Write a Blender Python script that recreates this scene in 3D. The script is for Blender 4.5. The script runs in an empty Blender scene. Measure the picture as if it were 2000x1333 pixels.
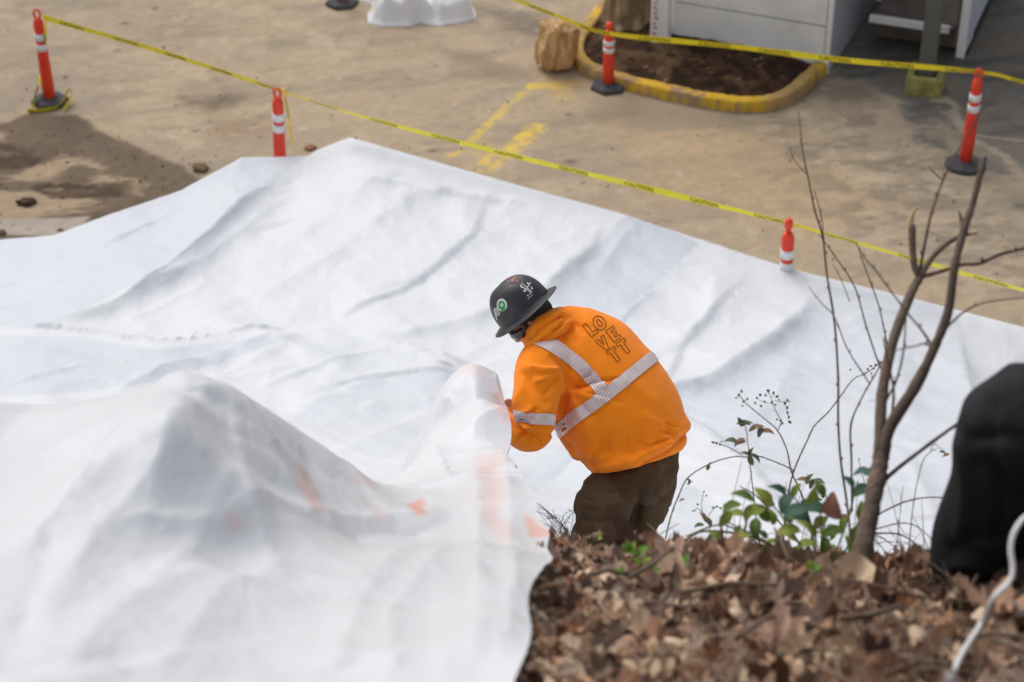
import bpy, bmesh, math, random
import numpy as np
from mathutils import Vector, Matrix
from mathutils.bvhtree import BVHTree
from mathutils.geometry import tessellate_polygon
from math import pi, sin, cos, radians as R
random.seed(7); rng = np.random.default_rng(7)
scene = bpy.context.scene

# ---------------- camera, sky, sun, exposure ----------------
CAMH = 8.9; PITCH = R(33); FPX = 70/36*2000
cam = bpy.data.cameras.new('camera'); camo = bpy.data.objects.new('camera', cam)
scene.collection.objects.link(camo); scene.camera = camo
camo.location = (0, 0, CAMH); camo.rotation_euler = (pi/2-PITCH, 0, 0)
cam.lens = 70; cam.sensor_width = 36; cam.clip_start = .05; cam.clip_end = 2000
cam.dof.use_dof = True; cam.dof.focus_distance = 8.45; cam.dof.aperture_fstop = 3.0

world = bpy.data.worlds.new('World'); scene.world = world; world.use_nodes = True
wn = world.node_tree; wn.nodes.clear()
SUN_EL, SUN_AZ = 52, -35          # high diffuse sun, from ahead and to the left, behind cloud
sky = wn.nodes.new('ShaderNodeTexSky'); sky.sky_type = 'NISHITA'; sky.sun_disc = False
sky.sun_elevation = R(SUN_EL); sky.sun_rotation = R(SUN_AZ); sky.dust_density = 4; sky.air_density = 1.0
hs = wn.nodes.new('ShaderNodeHueSaturation'); hs.inputs['Saturation'].default_value = .42
bg = wn.nodes.new('ShaderNodeBackground'); bg.inputs[1].default_value = .15
wo = wn.nodes.new('ShaderNodeOutputWorld')
wn.links.new(sky.outputs[0], hs.inputs['Color']); wn.links.new(hs.outputs[0], bg.inputs[0]); wn.links.new(bg.outputs[0], wo.inputs[0])
sl = bpy.data.lights.new('sun', 'SUN'); sl.energy = .85; sl.angle = R(45); sl.color = (1, .975, .94)
so = bpy.data.objects.new('sun', sl); scene.collection.objects.link(so)
_d = Vector((sin(R(SUN_AZ))*cos(R(SUN_EL)), cos(R(SUN_AZ))*cos(R(SUN_EL)), sin(R(SUN_EL))))
so.rotation_euler = _d.to_track_quat('Z', 'Y').to_euler(); so.location = (0, 0, 30)
scene.view_settings.view_transform = 'Standard'; scene.view_settings.look = 'None'
scene.view_settings.exposure = .07; scene.view_settings.gamma = 1; scene.view_settings.use_curve_mapping = False
scene.cycles.max_bounces = 8; scene.cycles.use_denoising = True

# ---------------- projection helpers (pixel of the 2000 px photograph <-> world) ----------------
CP, SP = cos(PITCH), sin(PITCH)
CR = Vector((1, 0, 0)); CU = Vector((0, SP, CP)); CF = Vector((0, CP, -SP))
def P(px, py, t):
    a = (px-1000)/FPX; b = (py-666.5)/FPX
    return Vector((a*t, (CP-b*SP)*t, CAMH-(SP+b*CP)*t))
def G(px, py, z=0.0):
    b = (py-666.5)/FPX
    return P(px, py, (CAMH-z)/(SP+b*CP))
def to_px(X):
    X = np.asarray(X, float); y = X[..., 1]; z = X[..., 2]-CAMH
    t = y*CP - z*SP; up = y*SP + z*CP
    return 1000+FPX*X[..., 0]/t, 666.5-FPX*up/t, t

# ---------------- noise, interpolation ----------------
def vnoise(x, y, seed=0):
    xi = np.floor(x).astype(np.int64); yi = np.floor(y).astype(np.int64)
    fx = x-xi; fy = y-yi; fx = fx*fx*fx*(fx*(fx*6-15)+10); fy = fy*fy*fy*(fy*(fy*6-15)+10)
    def h(a, b):
        n = (a*374761393 + b*668265263 + seed*974634777) & 0xffffffff
        n = ((n ^ (n >> 13))*1274126177) & 0xffffffff
        return ((n ^ (n >> 16)) & 0xffff)/65535.0
    return (h(xi, yi)*(1-fx)+h(xi+1, yi)*fx)*(1-fy)+(h(xi, yi+1)*(1-fx)+h(xi+1, yi+1)*fx)*fy
def fbm(x, y, seed=0, o=4):
    s = 0; a = .5; n = 0
    for k in range(o):
        s = s+a*vnoise(x*2**k+k*17.3, y*2**k-k*9.1, seed+k); n += a; a *= .5
    return s/n
class TPS:
    def __init__(s, pts, smooth=0.0):
        p = np.array([[q[0], q[1]] for q in pts], float); z = np.array([q[2] for q in pts], float)
        n = len(p); r = np.hypot(p[:, None, 0]-p[None, :, 0], p[:, None, 1]-p[None, :, 1])
        K = np.where(r > 0, r*r*np.log(r+1e-12), 0)+np.eye(n)*smooth
        A = np.zeros((n+3, n+3)); A[:n, :n] = K; A[:n, n] = 1; A[:n, n+1:] = p; A[n, :n] = 1; A[n+1:, :n] = p.T
        s.w = np.linalg.solve(A, np.concatenate([z, [0, 0, 0]])); s.p = p
    def __call__(s, x, y):
        x = np.asarray(x, float); y = np.asarray(y, float); out = s.w[-3]+s.w[-2]*x+s.w[-1]*y
        for i, (a, b) in enumerate(s.p):
            r2 = (x-a)**2+(y-b)**2
            out = out+s.w[i]*.5*r2*np.log(r2+1e-12)
        return out
def sstep(a, b, x):
    t = np.clip((x-a)/(b-a), 0, 1); return t*t*(3-2*t)
def seg_dist(x, y, poly):
    """distance to a polyline, signed side of the nearest segment, parameter 0..1"""
    best = np.full(np.shape(x), 1e9); side = np.zeros(np.shape(x)); par = np.zeros(np.shape(x)); n = len(poly)-1
    for i in range(n):
        ax, ay = poly[i][0], poly[i][1]; bx, by = poly[i+1][0], poly[i+1][1]
        dx, dy = bx-ax, by-ay; L = dx*dx+dy*dy+1e-12
        t = np.clip(((x-ax)*dx+(y-ay)*dy)/L, 0, 1); ex = x-ax-t*dx; ey = y-ay-t*dy; d = np.hypot(ex, ey)
        m = d < best; best = np.where(m, d, best); side = np.where(m, np.sign(dx*ey-dy*ex), side); par = np.where(m, (i+t)/n, par)
    return best, side, par
def inside(x, y, poly):
    c = np.zeros(np.shape(x), bool); n = len(poly); j = n-1
    for i in range(n):
        xi, yi = poly[i][0], poly[i][1]; xj, yj = poly[j][0], poly[j][1]
        m = ((yi > y) != (yj > y)) & (x < (xj-xi)*(y-yi)/(yj-yi+1e-12)+xi); c ^= m; j = i
    return c
def sdpoly(x, y, poly):
    d = seg_dist(x, y, list(poly)+[poly[0]])[0]; return np.where(inside(x, y, poly), -d, d)

# ---------------- object helpers ----------------
C = scene.collection
def tag(o, label=None, cat=None, group=None, kind=None):
    for k, v in (('label', label), ('category', cat), ('group', group), ('kind', kind)):
        if v: o[k] = v
    return o
def thing(name, loc, label, cat, group=None):
    o = bpy.data.objects.new(name, None); C.objects.link(o); o.location = loc; o.empty_display_size = .2
    return tag(o, label, cat, group)
def root_loc(o):
    v = Vector((0, 0, 0))
    while o is not None: v += o.location; o = o.parent
    return v
def obj(name, verts, faces, mat, parent=None, smooth=True, world=True, attrs=None):
    """one mesh object; with a parent and world=True the verts are given in world coordinates"""
    me = bpy.data.meshes.new(name); off = root_loc(parent) if (parent and world) else Vector((0, 0, 0))
    v = np.asarray([tuple(q) for q in verts] if not isinstance(verts, np.ndarray) else verts, float).reshape(-1, 3)-np.array(off)
    if isinstance(faces, np.ndarray):
        nf, k = faces.shape; me.vertices.add(len(v)); me.vertices.foreach_set('co', v.ravel().astype(np.float32))
        me.loops.add(nf*k); me.loops.foreach_set('vertex_index', faces.ravel().astype(np.int32))
        me.polygons.add(nf); me.polygons.foreach_set('loop_start', (np.arange(nf)*k).astype(np.int32))
        me.polygons.foreach_set('loop_total', np.full(nf, k, np.int32)); me.update(calc_edges=True); me.validate()
    else:
        me.from_pydata(v.tolist(), [], faces); me.update()
    if attrs:
        for an, arr in attrs.items():
            arr = np.asarray(arr, np.float32)
            if arr.ndim == 1:
                a = me.attributes.new(an, 'FLOAT', 'POINT'); a.data.foreach_set('value', arr)
            else:
                a = me.color_attributes.new(an, 'FLOAT_COLOR', 'POINT')
                a.data.foreach_set('color', np.concatenate([arr, np.ones((len(arr), 1), np.float32)], 1).ravel())
    if smooth: me.polygons.foreach_set('use_smooth', np.ones(len(me.polygons), bool))
    me.materials.append(mat); o = bpy.data.objects.new(name, me); C.objects.link(o)
    if parent: o.parent = parent
    return o
def grid_faces(nu, nv):
    i = np.arange((nu-1)*(nv-1)); u = i//(nv-1); v = i % (nv-1); a = u*nv+v
    return np.stack([a, a+nv, a+nv+1, a+1], 1)
class MB:
    """collects simple shapes that become ONE mesh"""
    def __init__(s): s.v = []; s.f = []; s.c = []
    def add(s, v, f, col=None):
        o = len(s.v); s.v += [tuple(q) for q in v]; s.f += [tuple(i+o for i in q) for q in f]
        if col is not None: s.c += [col]*len(v)
    def box(s, c, size, M=None, col=None):
        vs = [Vector(((i & 1)-.5, ((i >> 1) & 1)-.5, ((i >> 2) & 1)-.5)) for i in range(8)]
        vs = [Vector((q.x*size[0], q.y*size[1], q.z*size[2])) for q in vs]
        if M is not None: vs = [M @ q for q in vs]
        s.add([q+Vector(c) for q in vs], [(0, 2, 3, 1), (4, 5, 7, 6), (0, 1, 5, 4), (2, 6, 7, 3), (0, 4, 6, 2), (1, 3, 7, 5)], col)
    def tube(s, pts, rad, n=8, caps=True, col=None, flat=1.0):
        pts = [Vector(p) for p in pts]; m = len(pts)
        if not hasattr(rad, '__len__'): rad = [rad]*m
        T = [(pts[min(i+1, m-1)]-pts[max(i-1, 0)]).normalized() for i in range(m)]
        up = Vector((0, 0, 1)) if abs(T[0].z) < .9 else Vector((1, 0, 0)); X = T[0].cross(up).normalized(); vs = []; fs = []
        for i in range(m):
            X = (X-T[i]*X.dot(T[i])).normalized(); Y = T[i].cross(X)
            for k in range(n):
                a = 2*pi*k/n; vs.append(pts[i]+(X*cos(a)+Y*sin(a)*flat)*rad[i])
        for i in range(m-1):
            for k in range(n):
                fs.append((i*n+k, i*n+(k+1) % n, (i+1)*n+(k+1) % n, (i+1)*n+k))
        if caps: fs.append(tuple(range(n-1, -1, -1))); fs.append(tuple((m-1)*n+k for k in range(n)))
        s.add(vs, fs, col)
    def lathe(s, prof, n=24, M=None, sx=1, sy=1, col=None):
        vs = []; fs = []
        for r, z in prof:
            for k in range(n):
                a = 2*pi*k/n; q = Vector((r*cos(a)*sx, r*sin(a)*sy, z)); vs.append(M @ q if M is not None else q)
        m = len(prof)
        for i in range(m-1):
            for k in range(n): fs.append((i*n+k, i*n+(k+1) % n, (i+1)*n+(k+1) % n, (i+1)*n+k))
        fs.append(tuple(range(n-1, -1, -1))); fs.append(tuple((m-1)*n+k for k in range(n)))
        s.add(vs, fs, col)
    def build(s, name, mat, parent=None, smooth=True, world=True, bevel=0):
        at = {'tint': np.array(s.c)} if s.c and len(s.c) == len(s.v) else None
        o = obj(name, s.v, s.f, mat, parent, smooth, world, at)
        if bevel:
            b = o.modifiers.new('bevel', 'BEVEL'); b.width = bevel; b.segments = 2; b.limit_method = 'ANGLE'
        return o
def smooth_pts(pts, n=6):
    """Catmull-Rom through tuples of any length"""
    p = [np.array(q, float) for q in pts]; p = [2*p[0]-p[1]]+p+[2*p[-1]-p[-2]]; out = []
    for i in range(1, len(p)-2):
        for k in range(n):
            t = k/n; a, b, c, d = p[i-1], p[i], p[i+1], p[i+2]
            out.append(.5*((2*b)+(-a+c)*t+(2*a-5*b+4*c-d)*t*t+(-a+3*b-3*c+d)*t**3))
    out.append(p[-2]); return out

# ---------------- materials ----------------
def mat(name, col=(.5, .5, .5), rough=.6, spec=.3, metal=0, bump=0, bscale=30, var=0, vscale=8, attr=None, sheen=0, detail=4, objrand=0, coat=0, stretch=None):
    m = bpy.data.materials.new(name); m.use_nodes = True; nt = m.node_tree; b = nt.nodes['Principled BSDF']
    b.inputs['Roughness'].default_value = rough; b.inputs['Specular IOR Level'].default_value = spec; b.inputs['Metallic'].default_value = metal
    if sheen: b.inputs['Sheen Weight'].default_value = sheen; b.inputs['Sheen Roughness'].default_value = .6
    if coat: b.inputs['Coat Weight'].default_value = coat
    tc = nt.nodes.new('ShaderNodeTexCoord'); src = tc.outputs['Object']
    if stretch:
        mp = nt.nodes.new('ShaderNodeMapping'); mp.inputs['Scale'].default_value = stretch; nt.links.new(src, mp.inputs[0]); src = mp.outputs[0]
    if attr:
        a = nt.nodes.new('ShaderNodeAttribute'); a.attribute_name = attr; c = a.outputs['Color']
    else:
        a = nt.nodes.new('ShaderNodeRGB'); a.outputs[0].default_value = (*col, 1); c = a.outputs[0]
    if var:
        n = nt.nodes.new('ShaderNodeTexNoise'); n.inputs['Scale'].default_value = vscale; n.inputs['Detail'].default_value = detail; n.inputs['Roughness'].default_value = .65
        nt.links.new(src, n.inputs['Vector']); mr = nt.nodes.new('ShaderNodeMapRange'); mr.inputs[1].default_value = .3; mr.inputs[2].default_value = .7
        mr.inputs[3].default_value = 1-var; mr.inputs[4].default_value = 1+var; nt.links.new(n.outputs['Fac'], mr.inputs[0])
        h = nt.nodes.new('ShaderNodeHueSaturation'); nt.links.new(c, h.inputs['Color']); nt.links.new(mr.outputs[0], h.inputs['Value']); c = h.outputs[0]
    if objrand:
        oi = nt.nodes.new('ShaderNodeObjectInfo'); mr = nt.nodes.new('ShaderNodeMapRange'); mr.inputs[3].default_value = 1-objrand; mr.inputs[4].default_value = 1+objrand
        nt.links.new(oi.outputs['Random'], mr.inputs[0]); h = nt.nodes.new('ShaderNodeHueSaturation'); nt.links.new(c, h.inputs['Color']); nt.links.new(mr.outputs[0], h.inputs['Value']); c = h.outputs[0]
    nt.links.new(c, b.inputs['Base Color'])
    if bump:
        n = nt.nodes.new('ShaderNodeTexNoise'); n.inputs['Scale'].default_value = bscale; n.inputs['Detail'].default_value = 5; nt.links.new(src, n.inputs['Vector'])
        bp = nt.nodes.new('ShaderNodeBump'); bp.inputs['Strength'].default_value = bump; bp.inputs['Distance'].default_value = .01
        nt.links.new(n.outputs['Fac'], bp.inputs['Height']); nt.links.new(bp.outputs[0], b.inputs['Normal'])
    return m
def plastic_mat(name, trans=.25, rough=.38):
    m = mat(name, rough=rough, spec=.35, attr='tint', bump=.12, bscale=14); nt = m.node_tree
    b = nt.nodes['Principled BSDF']; out = nt.nodes['Material Output']
    t = nt.nodes.new('ShaderNodeBsdfTranslucent'); mx = nt.nodes.new('ShaderNodeMixShader'); mx.inputs[0].default_value = trans
    at = [n for n in nt.nodes if n.type == 'ATTRIBUTE'][0]; nt.links.new(at.outputs['Color'], t.inputs[0])
    nt.links.new(b.outputs[0], mx.inputs[1]); nt.links.new(t.outputs[0], mx.inputs[2]); nt.links.new(mx.outputs[0], out.inputs[0])
    # sharp small creases of the film
    tc = [n for n in nt.nodes if n.type == 'TEX_COORD'][0]; bp0 = [n for n in nt.nodes if n.type == 'BUMP'][0]; prev = bp0
    for sc_, rot, st_, d_ in ((2.2, .55, (1, .42, 1), .030), (6.5, -.3, (1, .6, 1), .010), (15, 1.0, (1, .7, 1), .004)):
        mp = nt.nodes.new('ShaderNodeMapping'); mp.inputs['Rotation'].default_value = (0, 0, rot); mp.inputs['Scale'].default_value = st_; nz = nt.nodes.new('ShaderNodeTexNoise'); nz.inputs['Scale'].default_value = sc_*.6; nz.inputs['Detail'].default_value = 2
        ad = nt.nodes.new('ShaderNodeMixRGB'); ad.inputs[0].default_value = .22; nt.links.new(tc.outputs['Object'], mp.inputs[0]); nt.links.new(mp.outputs[0], nz.inputs['Vector']); nt.links.new(mp.outputs[0], ad.inputs[1]); nt.links.new(nz.outputs['Color'], ad.inputs[2])
        vo = nt.nodes.new('ShaderNodeTexVoronoi'); vo.feature = 'F1'; vo.inputs['Scale'].default_value = sc_; nt.links.new(ad.outputs[0], vo.inputs['Vector'])
        bp = nt.nodes.new('ShaderNodeBump'); bp.inputs['Strength'].default_value = .8; bp.inputs['Distance'].default_value = d_; nt.links.new(vo.outputs['Distance'], bp.inputs['Height']); nt.links.new(prev.outputs[0], bp.inputs['Normal']); prev = bp
    nt.links.new(prev.outputs[0], b.inputs['Normal'])
    return m
M_sheet = plastic_mat('white_plastic', .15, .46)
M_film = plastic_mat('translucent_plastic', .22, .42)

# ---------------- hillside terrain ----------------
ctl = [P(1000, 1333, 3.9), P(1500, 1333, 3.9), P(2000, 1333, 3.8), P(2400, 1300, 3.8),
       P(1080, 1100, 5.15), P(1200, 1100, 5.15), P(1350, 1106, 5.15), P(1500, 1130, 5.05), P(1650, 1150, 4.95), P(1800, 1184, 4.8), P(1990, 1196, 4.5), P(2300, 1196, 4.4),
       P(700, 1333, 4.0), P(300, 1333, 4.0), P(-300, 1333, 4.0), P(1400, 1200, 4.45), P(1750, 1230, 4.3)]
ctl = [tuple(p) for p in ctl]
ctl += [(-.8, 4.25, 5.62), (-2.0, 4.3, 5.55), (-3.5, 4.4, 5.4), (-6, 4.4, 5.3), (4, 4.4, 5.35), (6.5, 4.6, 5.2)]
for x in (-7, -4.5, -2.2, 0, .9, 2.2, 4.5, 7):
    ctl += [(x, 5.5, 4.18), (x, 6.6, 3.08), (x, 9.1, 1.78), (x, 10.6, 1.2)]
    if x < 3: ctl += [(x, 12.0, .72)]
    ctl += [(x, 1.2, 6.95), (x, 0, 7.25), (x, -2, 7.4)]
# crest of the berm under the far edge of the sheet
EDGE = [(-900, 470, .25), (0, 462, .25), (110, 452, .3), (190, 421, .42), (350, 367, .45), (470, 302, .5), (600, 300, .42), (622, 286, .5), (685, 262, .66), (1000, 352, .62),
        (1230, 415, .62), (1540, 517, .62), (1800, 580, .6), (2000, 632, .55), (2300, 700, .5)]
crest = [G(a, b, c) for a, b, c in EDGE]
for p in crest:
    ctl += [(p.x, p.y, p.z-.03), (p.x, p.y-.7, p.z-.07), (p.x, p.y+1.2, p.z-.03)]
hill_f = TPS(ctl, .002)
_cl = np.array(sorted((p.x, p.y, p.z) for p in crest)); _res = _cl[:, 2]-.03-hill_f(_cl[:, 0], _cl[:, 1])
_xx = np.linspace(-9, 9, 400); _rr = np.interp(_xx, _cl[:, 0], _cl[:, 2]-.03)-hill_f(_xx, np.interp(_xx, _cl[:, 0], _cl[:, 1]))
def hill_z(x, y):
    d = y-np.interp(x, _cl[:, 0], _cl[:, 1]); return hill_f(x, y)+np.interp(x, _xx, _rr)*np.exp(-(d/.55)**2)-np.where(d > -.04, 2.2*np.sqrt(np.maximum(d+.04, 0)**2+.0009)-.066, 0)
def H(px, py, dz=0):
    """first hit of the view ray with the hillside"""
    t = np.linspace(3.3, 20, 1500); a = (px-1000)/FPX; b = (py-666.5)/FPX
    z = CAMH-(SP+b*CP)*t; hz = hill_z(a*t, (CP-b*SP)*t)+dz; i = np.argmax(z < hz)
    if i == 0: return G(px, py)
    return P(px, py, float(t[i]))
nx, ny = 300, 360
xs = np.linspace(-9, 9, nx); ys = np.linspace(-2.5, 18, ny); X, Y = np.meshgrid(xs, ys, indexing='ij')
Z = hill_z(X, Y)+.03*(fbm(X*3, Y*3, 3)-.5)
M_soil = mat('dark_soil', (.085, .06, .042), .95, .1, bump=.8, bscale=40, var=.45, vscale=9)
hill = obj('hillside', np.stack([X, Y, Z], -1).reshape(-1, 3), grid_faces(nx, ny), M_soil); tag(hill, kind='structure')

# ---------------- paved yard: one sheet of ground out to the horizon ----------------
def stretch(lo, hi, step, far):
    a = np.arange(lo, hi+step/2, step); g = []; d = step
    while (g[-1] if g else 0) < far: d *= 1.35; g.append((g[-1] if g else 0)+d)
    return np.concatenate([(lo-np.array(g))[::-1], a, hi+np.array(g)])
xs = stretch(-6.5, 7.5, .032, 400); ys = stretch(11.5, 24, .032, 400)
X, Y = np.meshgrid(xs, ys, indexing='ij'); Z = -.012+.012*fbm(X*.7, Y*.7, 5)
wx = .5*(fbm(X*2.2, Y*2.2, 11)-.5)+.22*(fbm(X*8, Y*8, 12, 3)-.5); wy = .5*(fbm(X*2.2+50, Y*2.2, 13)-.5)+.22*(fbm(X*8+50, Y*8, 14, 3)-.5)
def gp(l): return [(G(a, b).x, G(a, b).y) for a, b in l]
def lin(*c): return np.array([((v/255+.055)/1.055)**2.4 if v > 10 else v/255/12.92 for v in c])
def mixc(c, k, m): return c*(1-m[..., None])+np.array(k)*m[..., None]
n1 = fbm(X*.55+3, Y*.55, 21, 4); n2 = fbm(X*2.5, Y*2.5, 22, 4); n3 = fbm(X*14, Y*14, 23, 3); ns = fbm(X*1.1+Y*.5, Y*4.5-X*1.2, 24, 4)
col = np.zeros(X.shape+(3,))+lin(168, 149, 124)
col = mixc(col, lin(180, 159, 130), sstep(.45, .7, n1)*.7)
col = mixc(col, lin(148, 135, 117), sstep(.5, .72, ns)*.6)
col = mixc(col, lin(186, 168, 140), sstep(.55, .75, n2)*.5)
# warm rusty zone before the kerb and pale left strip
d = sdpoly(X+wx*2, Y+wy*2, gp([(1180, 220), (1560, 260), (1700, 420), (1560, 470), (1250, 360)])); col = mixc(col, lin(184, 153, 112), sstep(.5, -.5, d)*.5)
# grey wear streaks near the log and kerb
for poly, k, s in (([(940, 10), (1060, 30), (1060, 70), (980, 55)], (92, 84, 78), .6), ([(860, 100), (1040, 125), (1040, 160), (900, 140)], (120, 106, 90), .45),
                   ([(1180, 190), (1540, 225), (1560, 260), (1150, 240)], (128, 118, 102), .45), ([(1560, 160), (1700, 170), (1690, 200), (1580, 195)], (96, 88, 80), .6),
                   ([(100, 150), (200, 160), (220, 220), (20, 215)], (140, 127, 115), .4), ([(370, 190), (440, 190), (430, 215), (385, 210)], (104, 86, 68), .7),
                   ([(420, 240), (510, 235), (500, 262), (430, 255)], (138, 112, 86), .5)):
    d = sdpoly(X+wx, Y+wy, gp(poly)); col = mixc(col, lin(*k), sstep(.22, -.14, d)*s*(.55+.9*n3))
# dark damp asphalt right of the kerb, with pale cracks
dark = [(1625, 150), (1700, 165), (1770, 205), (1830, 300), (1920, 330), (1985, 345), (2080, 520), (2900, 500), (2900, -900), (1500, -900), (1560, 60)]
d = sdpoly(X+wx*1.2, Y+wy*1.2, gp([(a, max(b, -500)) for a, b in dark])); m = sstep(.10, -.12, d)
dk = np.zeros(X.shape+(3,))+lin(116, 111, 103); dk = mixc(dk, lin(122, 112, 98), sstep(.45, .75, n2)); dk = mixc(dk, lin(92, 88, 82), sstep(.5, .75, ns)*.7)
col = col*(1-m[..., None])+dk*m[..., None]
for pl, w in (([(1780, 165), (1850, 200), (1880, 240), (1900, 262), (1960, 300), (1995, 350)], .03), ([(1640, 225), (1740, 235), (1860, 250), (2010, 275)], .016), ([(1700, 300), (1800, 312), (1830, 300)], .02)):
    d, _, _ = seg_dist(X+wx*.5, Y+wy*.5, gp(pl)); col = mixc(col, lin(166, 150, 128), sstep(w*2.2, w*.6, d)*.8)
d = sdpoly(X+wx, Y+wy, gp([(1760, 240), (1850, 232), (1940, 300), (2080, 430), (1860, 420), (1700, 300)])); col = mixc(col, lin(150, 134, 114), sstep(.12, -.12, d)*sstep(.35, .6, n2)*.8)
zone = sstep(.5, -.3, sdpoly(X+wx, Y+wy, gp([(1450, 225), (1700, 215), (1900, 330), (2100, 560), (1900, 560), (1620, 400)]))); col = mixc(col, lin(128, 116, 99), zone*sstep(.48, .62, fbm(X*3.2, Y*6, 26, 4))*.65); col = mixc(col, lin(184, 166, 138), zone*sstep(.55, .66, fbm(X*4+7, Y*7, 27, 4))*.55)
# damp brown patch, straight far edge, and churned mud at the left
d = sdpoly(X+wx*.25, Y+wy*.25, gp([(20, 240), (52, 222), (150, 222), (178, 248), (262, 284), (390, 345), (460, 380), (420, 470), (-300, 470), (-300, 250)]))
col = mixc(col, lin(110, 94, 77), sstep(.04, -.03, d)*.95*(.88+.3*n2))
mud = sdpoly(X+wx*1.5, Y+wy*1.5, gp([(-400, 245), (20, 265), (120, 310), (210, 345), (280, 390), (330, 430), (-400, 480)]))
mm = sstep(.1, -.1, mud)*sstep(.42, .56, fbm(X*1.5+4, Y*3, 31)); col = mixc(col, lin(170, 147, 117), mm*.9)
mm = sstep(.0, -.3, mud)*sstep(.58, .66, fbm(X*2.4, Y*3.5+9, 33)); col = mixc(col, lin(72, 56, 44), mm*.8)
d = sdpoly(X+wx*.15, Y+wy*.15, gp([(-500, 432), (0, 432), (175, 424), (160, 455), (-500, 475)])); col = mixc(col, lin(176, 164, 152), sstep(.02, -.02, d)*.9)
# worn yellow parking paint
paintn = sstep(.36, .52, fbm(X*7, Y*7, 41, 4)*.6+fbm(X*26, Y*26, 42, 3)*.4)
for pl, w, s in (([(1108, 167), (1040, 168)], .075, .6), ([(1042, 166), (882, 303)], .05, .65), ([(1046, 250), (1002, 285), (948, 327)], .12, .7), ([(1030, 262), (965, 300)], .06, .5)):
    d, _, _ = seg_dist(X+wx*.1, Y+wy*.1, gp(pl)); col = mixc(col, lin(226, 190, 62), sstep(w*1.25, w*.7, d)*paintn*s)
for poly, s in (([(1060, 150), (1140, 152), (1130, 195), (1085, 215)], .5), ([(890, 290), (925, 262), (1000, 290), (950, 330)], .3)):
    d = sdpoly(X+wx*.3, Y+wy*.3, gp(poly)); col = mixc(col, lin(206, 172, 84), sstep(.05, -.1, d)*s*(.4+.6*paintn))
# small stains and spots
for k in range(130):
    a, b = rng.uniform(-20, 2000), rng.uniform(0, 560); g = G(a, b); r = rng.uniform(.015, .07)
    i = np.searchsorted(xs, [g.x-r*3, g.x+r*3]); j = np.searchsorted(ys, [g.y-r*3, g.y+r*3]); s_ = (slice(i[0], i[1]), slice(j[0], j[1]))
    if i[1] > i[0] and j[1] > j[0]:
        d = np.hypot((X[s_]-g.x+wx[s_]*.2), (Y[s_]-g.y+wy[s_]*.2)*rng.uniform(.8, 2)); c = col[s_]
        col[s_] = mixc(c, lin(*((92, 74, 56) if rng.random() < .75 else (190, 176, 152))), sstep(r, r*.3, d)*rng.uniform(.3, .8))
col *= (.86+.28*n3)[..., None]; col = col*.9+.1*np.array((1.03, 1, .94))*col.mean(-1)[..., None]
# crumbled relief of the mud
Z = Z+sstep(.1, -.3, mud)*np.clip(.09*(fbm(X*2.6, Y*2.6, 51, 5)-.45), 0, 1)+sstep(.1, -.3, mud)*.006*(n3-.5)
M_yard = mat('dusty_asphalt', rough=.93, spec=.15, attr='tint', bump=.35, bscale=45, var=.10, vscale=60)
yard = obj('paved_yard', np.stack([X, Y, Z], -1).reshape(-1, 3), grid_faces(len(xs), len(ys)), M_yard, attrs={'tint': col.reshape(-1, 3)}); tag(yard, kind='structure')

# ---------------- plastic sheets ----------------
class Raster:
    def __init__(s, x0, x1, y0, y1, st, f):
        s.x0, s.y0, s.st = x0, y0, st; s.xs = np.arange(x0, x1, st); s.ys = np.arange(y0, y1, st)
        A, B = np.meshgrid(s.xs, s.ys, indexing='ij'); s.F = f(A, B)
    def __call__(s, x, y):
        u = np.clip((x-s.x0)/s.st, 0, len(s.xs)-1.001); v = np.clip((y-s.y0)/s.st, 0, len(s.ys)-1.001); i = u.astype(int); j = v.astype(int); u = u-i; v = v-j; F = s.F
        return (F[i, j]*(1-u)+F[i+1, j]*u)*(1-v)+(F[i, j+1]*(1-u)+F[i+1, j+1]*u)*v
def ridge(x, y, poly, amp, w1, w2, taper=True):
    d, s, t = seg_dist(x, y, poly); w = np.where(s > 0, w1, w2); h = amp*np.exp(-(np.sqrt(d*d+.0004)/w)**1.12)
    if taper: h = h*sstep(0, .12, t)*sstep(1, .85, t)
    return h
def crumple(x, y, seed, n, box, ang, spread, hmax, wmin=.015, lmin=.3, lmax=2.2):
    """straight sharp creases of thin film, each with a steep and a shallow side"""
    r = np.random.default_rng(seed); z = np.zeros(np.shape(x))
    for k in range(n):
        cx, cy = r.uniform(box[0], box[1]), r.uniform(box[2], box[3]); a = ang[int(r.integers(len(ang)))]+r.normal(0, spread); L = r.uniform(lmin, lmax)/2; h = hmax*r.uniform(.15, 1)**1.6*(1 if r.random() < .7 else -.7)
        dx, dy = x-cx, y-cy; m = (np.abs(dx) < L+.1) & (np.abs(dy) < L+.1)
        if not m.any(): continue
        dx, dy = dx[m], dy[m]; u = dx*cos(a)+dy*sin(a); bow = r.uniform(-.12, .12); v = -dx*sin(a)+dy*cos(a)-bow*(u*u)/L; w1 = r.uniform(wmin, wmin*3); w2 = w1*r.uniform(1.5, 5)
        w = np.where(v > 0, w1, w2); z[m] += h*np.exp(-np.abs(v)/w)*sstep(L, L*.3, np.abs(u))
    return z
def worley(x, y, seed):
    xi = np.floor(x).astype(np.int64); yi = np.floor(y).astype(np.int64); best = np.full(np.shape(x), 9.); r = np.random.default_rng(seed).random((64, 64, 2))
    for a in (-1, 0, 1):
        for b in (-1, 0, 1):
            p = r[(xi+a) % 64, (yi+b) % 64]; best = np.minimum(best, (x-xi-a-p[..., 0])**2+(y-yi-b-p[..., 1])**2)
    return np.sqrt(best)
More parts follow.
